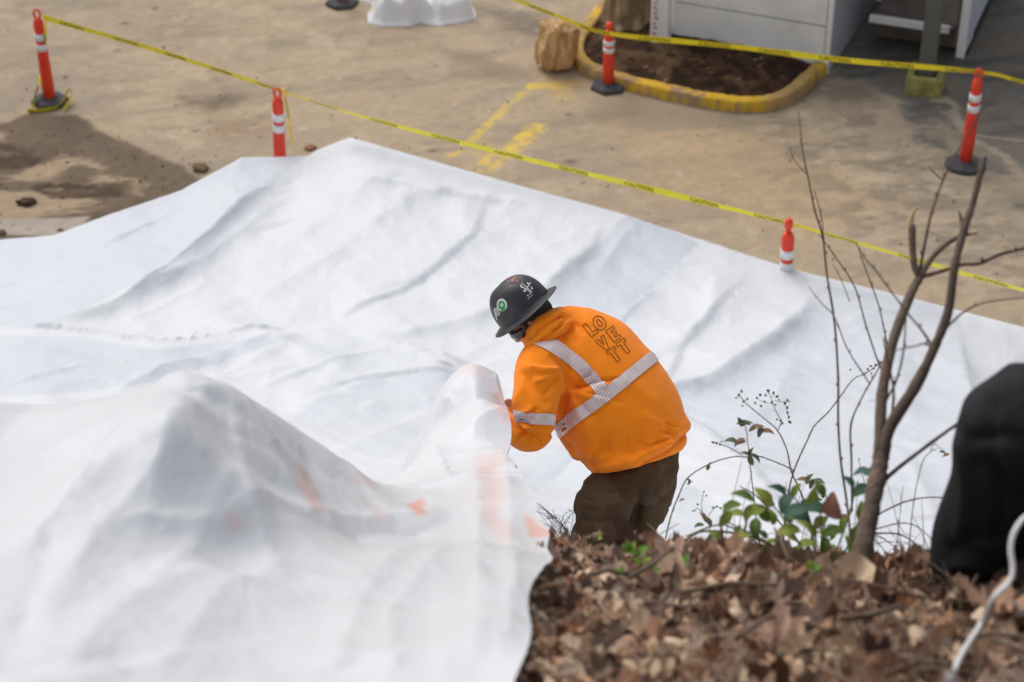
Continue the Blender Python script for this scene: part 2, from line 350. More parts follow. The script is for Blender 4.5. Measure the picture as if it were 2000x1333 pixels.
def drape(Q, floor, slack, iters, grav=.0012, pin=None, seed=1, amp=.006, bend=.25, lift=0):
    """lets a slack sheet settle into creases on its support"""
    Q = Q.copy(); n, m = Q.shape[:2]; su, sv = slack
    def sl(d, k): return Q[k:] if d == 0 else Q[:, k:]
    L0 = {}
    for name, A, B, s in (('u', Q[:-1], Q[1:], 1+su), ('v', Q[:, :-1], Q[:, 1:], 1+sv), ('d', Q[:-1, :-1], Q[1:, 1:], 1+(su+sv)/2), ('e', Q[1:, :-1], Q[:-1, 1:], 1+(su+sv)/2),
                          ('U', Q[:-2], Q[2:], 1+su), ('V', Q[:, :-2], Q[:, 2:], 1+sv)):
        L0[name] = np.linalg.norm(A-B, axis=-1)*s
    g = np.random.default_rng(seed); i, j = np.meshgrid(np.arange(n), np.arange(m), indexing='ij')
    Q[..., 2] += amp*2*(fbm(i*.11, j*.11, seed, 4)-.3); free = np.ones((n, m, 1)) if pin is None else pin[..., None]; Q0 = Q.copy()
    def solve(A, B, L, k, wa, wb):
        D = B-A; l = np.linalg.norm(D, axis=-1); c = (.5*k*(l-L)/(l+1e-9))[..., None]*D; A += c*wa; B -= c*wb
    V = np.zeros_like(Q)
    for it in range(iters):
        O = Q.copy(); Q += V*.9*free; Q[..., 2] -= grav*free[..., 0]
        for par in (0, 1):
            solve(Q[par:-1:2], Q[par+1::2], L0['u'][par::2], 1, free[par:-1:2], free[par+1::2])
            solve(Q[:, par:-1:2], Q[:, par+1::2], L0['v'][:, par::2], 1, free[:, par:-1:2], free[:, par+1::2])
        for par in (0, 1):
            solve(Q[par:-1:2, :-1], Q[par+1::2, 1:], L0['d'][par::2], .6, free[par:-1:2, :-1], free[par+1::2, 1:])
            solve(Q[par+1::2, :-1], Q[par:-1:2, 1:], L0['e'][par::2], .6, free[par+1::2, :-1], free[par:-1:2, 1:])
        if bend:
            for par in (0, 2):
                solve(Q[par:-2:4], Q[par+2::4], L0['U'][par::4], bend, free[par:-2:4], free[par+2::4]); solve(Q[:, par:-2:4], Q[:, par+2::4], L0['V'][:, par::4], bend, free[:, par:-2:4], free[:, par+2::4])
                solve(Q[par+1:-2:4], Q[par+3::4], L0['U'][par+1::4], bend, free[par+1:-2:4], free[par+3::4]); solve(Q[:, par+1:-2:4], Q[:, par+3::4], L0['V'][:, par+1::4], bend, free[:, par+1:-2:4], free[:, par+3::4])
        f = floor(Q[..., 0], Q[..., 1]); lo = Q[..., 2] < f
        Q[..., 2] = np.where(lo, f, Q[..., 2]); V = np.clip(Q-O, -.02, .02); V[..., :2][lo] *= .3
    return Q
def soften(Q, k=1):
    for _ in range(k):
        R_ = Q.copy(); R_[1:-1, 1:-1] = (Q[1:-1, 1:-1]*4+Q[:-2, 1:-1]+Q[2:, 1:-1]+Q[1:-1, :-2]+Q[1:-1, 2:])/8; Q = R_
    return Q
def hp(l): return [(H(a, b).x, H(a, b).y) for a, b in l]
# far sheet
far_line = np.array([(p.x, p.y) for p in crest]); far_line = far_line[np.argsort(far_line[:, 0])]
def y_far(x): return np.interp(x, far_line[:, 0], far_line[:, 1])
folds = [  # pixel polyline, height, width one side, width other side
    ([(640, 285), (540, 380), (430, 472), (330, 562), (200, 625), (60, 660)], .16, .10, .55), ([(620, 330), (520, 430), (390, 530), (250, 600)], .05, .06, .12),
    ([(560, 330), (470, 400), (380, 450)], .05, .07, .12), ([(480, 310), (350, 420), (220, 480), (90, 510)], .07, .1, .3), ([(350, 372), (210, 480), (20, 540)], .06, .1, .25),
    ([(190, 425), (120, 470), (0, 500)], .08, .1, .2), ([(860, 360), (700, 470), (520, 580), (330, 640)], .045, .12, .5), ([(760, 330), (640, 430), (480, 540)], .03, .1, .3),
    ([(1230, 420), (1150, 500), (1060, 585), (900, 640), (700, 690)], .09, .10, .5), ([(1370, 475), (1280, 570), (1190, 650)], .05, .06, .3),
    ([(1605, 560), (1560, 640), (1480, 700), (1380, 760), (1290, 790), (1180, 860)], .17, .07, .45), ([(1600, 560), (1700, 640), (1760, 740), (1800, 880)], .07, .12, .3),
    ([(1870, 600), (1880, 680), (1900, 800), (1960, 900)], .12, .1, .35), ([(1920, 610), (1960, 640), (2050, 700)], .15, .12, .2),
    ([(1560, 700), (1500, 800), (1400, 880)], .06, .1, .3), ([(1450, 600), (1300, 700), (1250, 730)], .04, .08, .3),
    ([(0, 655), (160, 660), (300, 683), (440, 668), (560, 650)], .10, .05, .35), ([(0, 700), (200, 712), (380, 690)], .05, .07, .2), ([(0, 778), (150, 765), (330, 742), (480, 690), (590, 655)], .09, .06, .3),
    ([(560, 650), (700, 680), (820, 700), (930, 722)], .09, .05, .3), ([(580, 690), (680, 720), (640, 760), (560, 800)], .05, .06, .15), ([(660, 770), (740, 745), (900, 740)], .06, .05, .15),
    ([(690, 660), (800, 690), (870, 740)], .04, .05, .12), ([(560, 810), (650, 780), (760, 770)], .05, .05, .2), ([(640, 900), (760, 850), (860, 800)], .06, .08, .25),
    ([(1000, 880), (1100, 900), (1250, 960), (1400, 980)], .07, .08, .3), ([(1350, 880), (1500, 930), (1700, 1000)], .07, .1, .3), ([(1100, 400), (960, 470), (860, 520)], .03, .08, .3)]
FW = [(hp(l), a*.62, b, c) for l, a, b, c in folds]
# edges where one run of film laps over the next
laps = [([(600, 305), (530, 385), (420, 475), (320, 560), (235, 610)], .6), ([(1235, 414), (1160, 498), (1062, 588)], .5), ([(1368, 476), (1290, 570), (1198, 650), (1130, 740)], -.5), ([(1000, 356), (930, 470), (820, 560), (640, 640)], .7), ([(1540, 520), (1420, 600), (1330, 700), (1230, 900)], .6),
        ([(-20, 656), (160, 662), (300, 684), (440, 669), (590, 652)], -.5), ([(-20, 778), (150, 766), (330, 743), (480, 691), (585, 656)], .4), ([(590, 655), (700, 676), (820, 702), (930, 724)], -.4), ([(640, 765), (740, 746), (905, 738)], -.3), ([(480, 310), (380, 400), (200, 500)], .5), ([(1880, 600), (1880, 700), (1910, 820)], .5), ([(1300, 792), (1450, 900), (1560, 1040)], .5)]
FW += [(hp(l if w > 0 else l[::-1]), .032, .012, abs(w)) for l, w in laps]
def farsheet_z(x, y):
    z = np.maximum(hill_z(x, y), .0)+.02
    for pl, a, w1, w2 in FW: z = z+ridge(x, y, pl, a, w1, w2)*sstep(.15, 1.1, y_far(x)-y)
    for k, s in ((1.3, .05), (3.1, .02)): z = z+s*(fbm((x+y*.8)*k*1.6, (y-x*.8)*k*.5, 61+int(k*3), 3)-.5)*sstep(-.2, 1., y_far(x)-y)
    ed = sstep(.0, .5, y_far(x)-y)
    z = z+ed*crumple(x, y, 301, 260, (-6.5, 6.5, 5, 16), (R(62), R(48), R(75), R(160), R(15)), .18, .046, .022)+ed*crumple(x, y, 302, 500, (-6.5, 6.5, 5, 16), (R(62), R(40), R(120), R(0)), .5, .018, .010, .15, .9)
    wx2 = x+.25*fbm(x*1.5, y*1.5, 305); z = z+ed*(.03*(worley((wx2*.85+y*.5)*1.5, (y*.85-wx2*.5)*.65, 306)-.4)+.008*worley(wx2*5, y*3.2, 307))
    return np.maximum(z, np.maximum(hill_z(x, y)+.03*(fbm(x*3, y*3, 3)-.5), 0)+.012)
nu, nv = 500, 440
U, V_ = np.meshgrid(np.linspace(-6.6, 6.6, nu), np.linspace(0, 1, nv), indexing='ij')
ye = y_far(U)+.30+.06*(fbm(U*1.7, U*0, 71)-.5)+.02*(fbm(U*9, U*0, 72)-.5)
YY = 5.0+(ye-5.0)*V_; fl = Raster(-7.2, 7.2, 4.4, 18, .022, farsheet_z)
Q = np.stack([U, YY, fl(U, YY)], -1); Q = drape(Q, fl, (.018, .010), 90, seed=5, amp=.010)
px_, py_, _ = to_px(Q)
tint = np.zeros(Q.shape)+np.array((.80, .82, .85))
def in_px(l, wob=0): return sdpoly(px_+wob*(fbm(Q[..., 0]*1.5, Q[..., 1]*1.5, 81)-.5), py_, l)
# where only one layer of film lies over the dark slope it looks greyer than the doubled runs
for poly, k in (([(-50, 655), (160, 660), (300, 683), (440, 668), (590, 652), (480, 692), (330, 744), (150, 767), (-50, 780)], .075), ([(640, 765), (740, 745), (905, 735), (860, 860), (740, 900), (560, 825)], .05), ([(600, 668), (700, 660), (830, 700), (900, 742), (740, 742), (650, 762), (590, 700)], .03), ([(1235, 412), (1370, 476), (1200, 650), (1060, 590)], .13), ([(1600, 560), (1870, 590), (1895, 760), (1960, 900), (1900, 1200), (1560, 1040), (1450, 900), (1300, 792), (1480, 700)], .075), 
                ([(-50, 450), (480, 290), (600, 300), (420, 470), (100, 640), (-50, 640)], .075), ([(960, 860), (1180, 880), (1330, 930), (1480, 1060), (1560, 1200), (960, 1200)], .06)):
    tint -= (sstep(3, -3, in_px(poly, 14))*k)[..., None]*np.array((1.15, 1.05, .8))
nn = fbm(Q[..., 0]*1.2, Q[..., 1]*1.2, 85, 4); tint *= (.97+.06*nn)[..., None]
for k in range(60):   # specks of mud thrown on the film
    a, b = rng.uniform(-6, 6), rng.uniform(8, 15.5); r = rng.uniform(.012, .035) if k > 12 else rng.uniform(.04, .1)
    d = np.hypot(Q[..., 0]-a, (Q[..., 1]-b)*1.3)+.03*(fbm(Q[..., 0]*20, Q[..., 1]*20, 87)-.5); tint = mixc(tint, (.38, .33, .28), sstep(r, r*.3, d)*rng.uniform(.25, .7))
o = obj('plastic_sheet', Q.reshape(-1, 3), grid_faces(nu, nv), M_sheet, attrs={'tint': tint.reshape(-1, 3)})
tag(o, 'broad white plastic sheet covering the slope down to the yard, behind the worker', 'plastic sheet', 'white plastic sheets on the slope')

# near sheet, lifted by the worker on its right edge and humped at the left
bc = [(-300, 1333, 3.4), (0, 1333, 3.5), (300, 1333, 3.65), (600, 1333, 3.75), (850, 1333, 3.75), (1010, 1340, 3.72), (1030, 1180, 4.3), (1078, 1045, 5.0), (1045, 1010, 5.35), (1010, 950, 6.0), (990, 890, 6.9), (995, 850, 7.7), (988, 800, 8.0), (972, 750, 8.15),
      (925, 706, 8.2), (900, 716, 8.15), (880, 760, 8.0), (930, 800, 7.4), (930, 880, 6.7), (930, 960, 5.7), (930, 1100, 4.7), (930, 1230, 4.1),
      (850, 860, 7.45), (835, 900, 7.0), (800, 940, 6.55), (815, 990, 5.7), (820, 1100, 4.75), (800, 1220, 4.15),
      (740, 950, 6.0), (700, 1000, 5.2), (620, 885, 5.75), (560, 830, 5.45), (440, 765, 5.15), (370, 747, 4.95), (330, 752, 4.95), (300, 775, 4.95), (380, 860, 4.55), (520, 950, 4.85), (600, 1000, 4.95), (430, 1040, 4.5),
      (640, 1120, 4.5), (450, 1200, 4.1), (250, 1100, 4.2), (150, 900, 4.7), (60, 800, 5.1), (-100, 780, 5.2), (-300, 790, 5.3), (0, 1000, 4.4), (-250, 1000, 4.3), (100, 1200, 3.85), (-250, 1180, 3.8), (250, 940, 4.45)]
for i_, (a_, b_) in ((5, (1010, 1340)), (6, (1040, 1180)), (7, (1080, 1050))):   # the edge that lies on the leaves
    q_ = H(a_, b_, .075); bc[i_] = (a_, b_, (q_.y*CP-(q_.z-CAMH)*SP))
bc3 = [tuple(P(*q)) for q in bc]
bc3 += [tuple(H(1066, 1100, .075)), tuple(H(1020, 1270, .075))]
bc3 += [(P(925, 706, 8.2).x, 7.25, 3.65), (P(925, 706, 8.2).x, 7.7, 3.0), (-.9, 7.3, 2.95), (.35, 7.3, 3.2), (-.65, 6.6, 3.3), (-1.4, 5.6, 4.25), (-2.4, 5.5, 4.3), (-3.5, 5.4, 4.4), (-1.2, 6.6, 3.15), (-2.5, 6.6, 3.15), (-3.8, 6.6, 3.15), (-.8, 5.0, 5.0), (-.85, 4.75, 5.35)]
near_f = TPS(bc3, .0006)
pk1 = P(370, 747, 4.95); pk2 = P(925, 706, 8.2)
nfolds = [([(345, 760), (250, 860), (150, 980), (40, 1100)], .045, .05, .10, 4.7), ([(380, 770), (330, 900), (200, 1060), (60, 1250)], .05, .06, .09, 4.5), ([(440, 770), (520, 850), (600, 1000)], .035, .03, .08, 5.1), ([(400, 770), (450, 880), (430, 1040)], -.03, .05, .05, 4.8),
          ([(200, 1045), (420, 1035), (650, 1010), (900, 990)], .035, .03, .07, 4.6), ([(930, 900), (935, 1050), (940, 1200), (930, 1333)], .05, .04, .05, 4.8), ([(985, 880), (1000, 1000), (1010, 1150), (985, 1330)], .035, .03, .04, 5),
          ([(640, 1333), (700, 1180), (860, 1030)], .035, .04, .07, 4.4), ([(300, 1333), (420, 1180), (560, 1080)], .035, .05, .08, 4.3), ([(80, 1333), (260, 1180), (450, 1120)], .03, .05, .09, 4.1), ([(740, 1333), (760, 1200), (900, 1080)], .03, .03, .05, 4.3),
          ([(880, 770), (840, 850), (860, 900)], .035, .04, .06, 7.6), ([(925, 720), (940, 800), (925, 880)], .04, .05, .07, 7.6), ([(820, 830), (850, 890), (900, 960)], .03, .02, .05, 7)]
NF = [([(P(a, b, t).x, P(a, b, t).y) for a, b in l], h, w1, w2) for l, h, w1, w2, t in nfolds]
for i, (l, h, w1, w2, t) in enumerate(nfolds):   # put each polyline on the sheet itself
    pl = []
    for a, b in l:
        tt = np.linspace(3.3, 9, 400); aa = (a-1000)/FPX; bb = (b-666.5)/FPX; z = CAMH-(SP+bb*CP)*tt; k = np.argmax(z < near_f(aa*tt, (CP-bb*SP)*tt)); q = P(a, b, float(tt[k])) if k else P(a, b, t); pl.append((q.x, q.y))
    NF[i] = (pl, h, w1, w2)
def near_z(x, y):
    z = near_f(x, y)
    for pl, a, w1, w2 in NF: z = z+ridge(x, y, pl, a, w1, w2)
    for pk, kk, ph, r0, am in ((pk1, 7, .5, .9, .010), (pk2, 9, 1.1, .9, .022)):
        dx, dy = x-pk.x, y-pk.y; r = np.hypot(dx, dy); th = np.arctan2(dy, dx)
        z = z+am*np.sin(th*kk+ph+1.2*np.sin(th*3))*sstep(.04, .35, r)*np.exp(-(r/r0)**2)
    z = z+.03*(fbm((x+y)*1.2, (y-x)*2.6, 91, 3)-.5)+crumple(x, y, 401, 170, (-3, .6, 2, 7.5), (R(60), R(80), R(45), R(100), R(170)), .2, .028, .014, .25, 1.6)+crumple(x, y, 402, 260, (-3, .6, 2, 7.5), (R(60), R(120), R(10)), .5, .010, .008, .1, .6)+.02*(worley(x*3, y*2.2, 403)-.4)
    return np.maximum(z, hill_z(x, y)+.015)
edge = sorted([(bc3[i][1], bc3[i][0]) for i in (5, 6, 7, 8, 9, 10, 11, 12, 13, len(bc), len(bc)+1)]+[(1.9, .02), (7.2, -.02), (7.7, -.05)])
ey = [e[0] for e in edge]; ex = [e[1] for e in edge]
nu, nv = 330, 470
U, V_ = np.meshgrid(np.linspace(0, 1, nu), np.linspace(1.9, 7.7, nv), indexing='ij')
xr = np.interp(V_, ey, ex)+.012*np.sin(V_*9); XX = -3.4+(xr+3.4)*(1-(1-U)**1.25); fl = Raster(-3.8, 1.2, 1.7, 8.2, .014, near_z)
Q = np.stack([XX, V_, fl(XX, V_)], -1); Q = drape(Q, fl, (.012, .010), 80, seed=15, amp=.008, grav=.0008)
px_, py_, _ = to_px(Q); tint = np.zeros(Q.shape)+np.array((.83, .845, .87)); nn = fbm(Q[..., 0]*2.2, Q[..., 1]*2.2, 95, 4); tint *= (.95+.08*nn)[..., None]
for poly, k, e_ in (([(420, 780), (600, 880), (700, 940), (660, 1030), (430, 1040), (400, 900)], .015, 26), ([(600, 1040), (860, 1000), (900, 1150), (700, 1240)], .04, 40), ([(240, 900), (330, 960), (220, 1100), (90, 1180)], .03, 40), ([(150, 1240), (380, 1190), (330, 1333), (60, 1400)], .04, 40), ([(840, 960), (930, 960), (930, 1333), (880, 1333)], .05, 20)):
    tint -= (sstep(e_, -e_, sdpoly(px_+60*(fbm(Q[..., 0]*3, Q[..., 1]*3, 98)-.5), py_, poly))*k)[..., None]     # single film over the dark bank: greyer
# pinkish orange patches blended into the film colour
pw = 40*(fbm(Q[..., 0]*5, Q[..., 1]*5, 97)-.5)
for poly, s, e in (([(930, 890), (988, 880), (992, 900), (975, 940), (985, 1010), (1010, 1040), (965, 1060), (940, 1000)], .36, 22), ([(1030, 1005), (1082, 1046), (1030, 1052)], .75, 6), ([(800, 985), (818, 975), (834, 990), (825, 1006), (806, 1005)], .9, 8),
                   ([(570, 905), (590, 915), (628, 995), (612, 1000), (580, 950)], .5, 10), ([(960, 770), (985, 760), (995, 815), (985, 835), (955, 790)], .5, 12), ([(700, 925), (740, 945), (735, 955), (690, 940)], .3, 10), ([(715, 975), (760, 1000), (740, 1020)], .3, 14), ([(440, 1005), (465, 1000), (470, 1040), (445, 1040)], .28, 12), ([(905, 700), (940, 700), (960, 730), (900, 735)], .25, 14)):
    tint = mixc(tint, (.95, .36, .22), sstep(e, -e, sdpoly(px_+pw, py_, poly))*s*.75)
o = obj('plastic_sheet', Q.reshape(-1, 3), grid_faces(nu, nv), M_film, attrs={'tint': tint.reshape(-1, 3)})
tag(o, 'nearest translucent plastic sheet with pinkish orange marks, lifted up by the worker', 'plastic sheet', 'white plastic sheets on the slope')

# ---------------- delineator posts and caution tape ----------------
M_orange = mat('orange_red_plastic', (.78, .055, .025), .42, .4, var=.12, vscale=6)
M_band = mat('white_reflective_band', (.78, .78, .78), .35, .5, var=.08, vscale=20)
M_rubber = mat('black_rubber', (.075, .075, .08), .85, .2, var=.25, vscale=12, bump=.3, bscale=60)
def axis_M(base, top):
    z = (Vector(top)-Vector(base)).normalized(); x = Vector((1, 0, 0)); x = (x-z*x.dot(z)).normalized(); y = z.cross(x)
    return Matrix(((x.x, y.x, z.x), (x.y, y.y, z.y), (x.z, y.z, z.z)))
def delineator(base_px, top_px, h, label, sides=6, loop=True, taper=1.0):
    g = G(*base_px); t = thing('delineator_post', g, label, 'traffic post', 'orange delineator posts round the yard')
    # lean found from the top pixel at height h
    tp = G(top_px[0], top_px[1], h); tp = Vector((g.x+(tp.x-g.x), g.y+max(-.12, min(.12, tp.y-g.y)), h)); M = axis_M(g, tp); L = (tp-g).length; s = L/1.07
    def ring(name, prof, m, par): b = MB(); b.lathe(prof, 20, M); return b.build(name, m, par, world=False)
    pole = ring('pole', [(.0, .02), (.062*taper, .02), (.060*taper, .3*s), (.054, .60*s), (.050, .84*s), (.052, .87*s), (.05, .90*s), (.038, .935*s), (.028, .945*s), (.0, .946*s)], M_orange, t)
    for z0 in (.60, .715):
        ring('reflective_band', [(.0, (z0)*s), (.0575, z0*s), (.0565, (z0+.075)*s), (.0, (z0+.075)*s)], M_band, t)
    b = MB()
    if loop:
        pts = [M @ Vector(((.03*cos(a)), 0, .99*s+.052*sin(a))) for a in np.linspace(-pi/2, 1.5*pi, 17)]; b.tube(pts, .012, 8, False)
    else: b.lathe([(.0, .94*s), (.022, .94*s), (.022, .985*s), (.034, .995*s), (.034, 1.05*s), (.02, 1.07*s), (.0, 1.07*s)], 14, M)
    b.build('handle', M_orange, t, world=False)
    b = MB(); r = .19
    b.lathe([(0, .001), (r, .001), (r, .03), (r*.93, .042), (.085, .052), (.07, .075), (0, .075)], sides, Matrix.Rotation(.25, 3, 'Z')); b.build('base', M_rubber, t, smooth=(sides > 8), world=False, bevel=.006)
    return t
delineator((98, 200), (70, 14), 1.07, 'orange post at the far left with tape wound down to its base')
delineator((549, 362), (541, 168), 1.07, 'orange post standing behind the left corner of the white sheet', taper=.95)
delineator((1530, 646), (1541, 428), 1.07, 'orange post whose top shows above the sheet edge, nearest of the posts', loop=False)
delineator((1188, 172), (1190, 44), .74, 'short orange post on a grey hexagonal base beside the kerb', loop=False)
delineator((1884, 325), (1914, 130), 1.07, 'leaning orange post on a round base, on dark asphalt', 24)
delineator((668, 8), (665, -170), 1.07, 'orange post beside the heaped white cloth, only its foot in view')
M_tape = mat('yellow_tape', (.95, .82, .03), .4, .4, var=.08, vscale=14); nt = M_tape.node_tree
M_ink = mat('black_print', (.03, .03, .02), .5, .3)
M_ink2 = mat('black_print_film', (.22, .19, .02), .5, .3)
def text_polys(s, size=1.0, bold=.02):
    cu = bpy.data.curves.new('t', 'FONT'); cu.body = s; cu.size = size; cu.offset = bold; cu.resolution_u = 2
    o = bpy.data.objects.new('t', cu); C.objects.link(o); dg = bpy.context.evaluated_depsgraph_get(); me = bpy.data.meshes.new_from_object(o.evaluated_get(dg))
    v = np.array([q.co[:] for q in me.vertices]); f = [tuple(p.vertices) for p in me.polygons]; bpy.data.objects.remove(o); bpy.data.meshes.remove(me); return v, f
TV, TF = text_polys('CAUTION', 1.0); TW = TV[:, 0].max()
def tape(pts, label, width=.06, print_from=0, twist=.3, seed=0, parent=None, group='yellow caution tapes round the yard', pitch=.62):
    p = np.array(smooth_pts(pts, 14)); r = random.Random(seed); n = len(p); seg = np.linalg.norm(np.diff(p, axis=0), axis=1); s = np.concatenate([[0], np.cumsum(seg)])
    T = np.gradient(p, axis=0); T /= np.linalg.norm(T, axis=1)[:, None]; W = []
    for i in range(n):
        a = R(62)+twist*sin(s[i]*1.1+seed)+twist*.5*sin(s[i]*2.7+seed*2); up = np.array((0, -cos(a), sin(a))) if abs(T[i, 2]) < .7 else np.array((.5, -.85, .1)); w = up-T[i]*np.dot(up, T[i]); W.append(w/np.linalg.norm(w))
    W = np.array(W); w2 = width/2*(1-.18*np.abs(np.sin(s*2.3)))
    v = np.concatenate([p-W*w2[:, None], p+W*w2[:, None]]); f = [(i, i+1, n+i+1, n+i) for i in range(n-1)]
    t = thing('caution_tape', Vector(p[0]), label, 'barrier tape', group) if parent is None else parent
    N = np.cross(T, W); N *= np.sign(N[:, 1:2]*-1+1e-9)
    obj('tape_ribbon' if parent is None else 'tape_tail', v, f, M_tape, t)
    V2 = []; F2 = []; k = print_from
    hgt = width*.62; sc = hgt/.72; L = s[-1]
    while k+TW*sc < L:
        o = len(V2)
        q = k+TV[:, 0]*sc; y = (TV[:, 1]-.36)*sc
        for a, b in zip(q, y):
            V2.append([np.interp(a, s, p[:, c])+np.interp(a, s, W[:, c])*b+np.interp(a, s, N[:, c])*.003 for c in range(3)])
        F2 += [tuple(i+o for i in g) for g in TF]; k += pitch
    if V2: tag(obj('lettering', V2, F2, M_ink2, t, smooth=False), kind='stuff')
    return t
z = .95
t1 = tape([G(84, 34, .98), G(310, 100, .90), G(538, 174, .97), G(700, 226, .91), G(1000, 304, .87), G(1300, 377, .88), G(1537, 436, .98), G(1700, 482, .93), G(2010, 570, .93), G(2300, 640, .95)], 'long yellow caution tape strung along the far edge of the white sheet', .07, .2, .22, 1)
ta = [G(980, -10, .9), G(1090, 32, .87), G(1190, 66, .66), G(1420, 90, .72), G(1650, 118, .83), G(1910, 141, .99), G(2010, 164, .95), G(2300, 240, .95)]
t2 = tape([G(665, -120, .95), G(830, -62, .9)]+ta, 'upper yellow caution tape crossing in front of the pale building', .082, .1, .15, 2)
tape([G(88, 36, .97), G(90, 60, .85), G(84, 110, .5), G(76, 160, .2), G(62, 212, .03), G(58, 217, .02), G(100, 213, .015), G(120, 205, .02), G(132, 178, .12), G(140, 186, .08), G(124, 216, .015)], '', .07, .2, .2, 3, parent=t1)
tape([G(552, 172, .98), G(560, 205, .8), G(566, 250, .55), G(573, 288, .32)], '', .06, .1, .1, 4, parent=t1)

# ---------------- kerbed soil bed ----------------
def strip_poly(name, pts, w, h, m, parent=None, bevel=.03, attrs=None):
    p = np.array(smooth_pts(pts, 12)); n = len(p); T = np.gradient(p[:, :2], axis=0); T /= np.linalg.norm(T, axis=1)[:, None]; N = np.stack([-T[:, 1], T[:, 0]], 1)
    prof = [(-w/2, -.05), (-w/2, h*.86), (-w/2+.015, h*.98), (-w*.1, h), (w*.2, h), (w/2-.012, h*.98), (w/2, h*.88), (w/2, -.05)]; v = []
    for i in range(n):
        for a, b in prof:
            j = .012*(vnoise(np.array(i*.9), np.array(a*60), 5)-.5); v.append((p[i, 0]+N[i, 0]*(a+j), p[i, 1]+N[i, 1]*(a+j), b+j))
    k = len(prof); f = [(i*k+j, i*k+j+1, (i+1)*k+j+1, (i+1)*k+j) for i in range(n-1) for j in range(k-1)]+[tuple(range(k)), tuple((n-1)*k+j for j in range(k-1, -1, -1))]
    v = np.array(v); c = np.zeros(v.shape)+lin(158, 132, 96); px, py, _ = to_px(v)
    nn = fbm(v[:, 0]*3.4, v[:, 1]*3.4+v[:, 2]*5, 7, 4)*.6+.4*fbm(v[:, 0]*17, v[:, 1]*25+v[:, 2]*20, 8, 3); pm = sstep(.455, .50, nn)*(1-.75*sstep(1470, 1520, px)*sstep(1600, 1570, px))*(1-.6*sstep(1180, 1130, px))
    c = mixc(c, lin(218, 172, 44), pm*(.75+.25*fbm(v[:, 0]*9, v[:, 1]*9, 66))); c *= (.82+.3*fbm(v[:, 0]*12, v[:, 1]*12, 9))[:, None]
    return obj(name, v, f, m, parent, attrs={'tint': c})
M_kerb = mat('worn_kerb_paint', rough=.85, spec=.2, attr='tint', bump=.4, bscale=30, var=.12, vscale=22)
kerb = [(1195, 5), (1165, 40), (1135, 80), (1128, 115), (1150, 140), (1200, 160), (1290, 183), (1390, 203), (1470, 210), (1530, 198), (1572, 165), (1602, 138)]
k_ = strip_poly('kerb', [tuple(G(a, b+4)) for a, b in kerb], .135, .12, M_kerb); tag(k_, kind='structure')
bed = [G(a, b) for a, b in kerb]+[G(1560, 100), G(1310, 60), G(1250, -20)]
bx = np.array([q.x for q in bed]); by = np.array([q.y for q in bed]); gx, gy = np.meshgrid(np.arange(bx.min(), bx.max(), .03), np.arange(by.min(), by.max(), .03), indexing='ij')
ins = sdpoly(gx, gy, [(q.x, q.y) for q in bed]); gz = np.where(ins < .0, .05+.13*fbm(gx*3, gy*3, 15, 5)*sstep(0, -.3, ins)+.02*fbm(gx*20, gy*20, 16), -.03)
c = np.zeros(gx.shape+(3,))+lin(70, 50, 36); c = mixc(c, lin(104, 82, 60), sstep(.52, .7, fbm(gx*5, gy*5, 17))*.6); c = mixc(c, lin(40, 30, 24), sstep(.5, .6, fbm(gx*9, gy*9, 18))*.8); c = mixc(c, lin(160, 140, 110), sstep(.80, .85, fbm(gx*16, gy*22, 19))*.8)
M_bed = mat('bark_soil', rough=.95, spec=.1, attr='tint', bump=.9, bscale=30, var=.3, vscale=40)
s_ = obj('soil_bed', np.stack([gx, gy, gz], -1).reshape(-1, 3), grid_faces(*gx.shape), M_bed, attrs={'tint': c.reshape(-1, 3)}); tag(s_, kind='structure')

# ---------------- stump, broken wood chunk ----------------
M_wood = mat('split_wood', rough=.8, spec=.2, attr='tint', bump=.6, bscale=25, var=.25, vscale=14, stretch=(3, 3, .8))
def rough_block(name, c, size, rot, seed, cols, label, cat, n=16, lump=.25, top=None):
    bm = bmesh.new(); bmesh.ops.create_cube(bm, size=1); bmesh.ops.subdivide_edges(bm, edges=bm.edges, cuts=n, use_grid_fill=True); V = np.array([v.co[:] for v in bm.verts]); F = [tuple(v.index for v in f.verts) for f in bm.faces]; bm.free()
    S = V/np.linalg.norm(V, axis=1)[:, None]*.62; V = V*.55+S*.45; nn = fbm(V[:, 0]*3+V[:, 2]*1.5+seed, V[:, 1]*3-V[:, 2], seed, 4)-.5; rg = np.abs(fbm(V[:, 0]*6+seed, V[:, 1]*6+V[:, 2]*.6, seed+3, 3)-.5)
    V = V*(1+lump*2*nn-rg*.35)[:, None]; W = V*np.array(size); M = np.array(Matrix.Rotation(rot, 3, 'Z') @ Matrix.Rotation(.12, 3, 'Y')); W = W @ M.T; W[:, 2] -= W[:, 2].min()+.01; W += np.array(c)
    cc = np.zeros(V.shape)+cols[0]; cc = mixc(cc, cols[1], sstep(.4, .65, fbm(V[:, 0]*9+seed, V[:, 1]*9+V[:, 2]*2, seed+7, 4))); cc = mixc(cc, cols[2], sstep(.05, .0, rg)*.7)
    o = obj(name, W, F, M_wood, attrs={'tint': cc}); return tag(o, label, cat)
g = G(1086, 146); rough_block('log_section', (g.x, g.y+.16, 0), (.36, .34, .46), .3, 3, (lin(206, 172, 124), lin(176, 136, 90), lin(104, 78, 52)), 'broken section of tan rotten log standing beside the kerb', 'log', lump=.2)
g = G(1098, 75); rough_block('wood_chunk', (g.x, g.y+.1, 0), (.22, .12, .10), .9, 8, (lin(150, 134, 112), lin(190, 170, 140), lin(90, 76, 60)), 'small greyish piece of split wood lying behind the log section', 'wood piece')
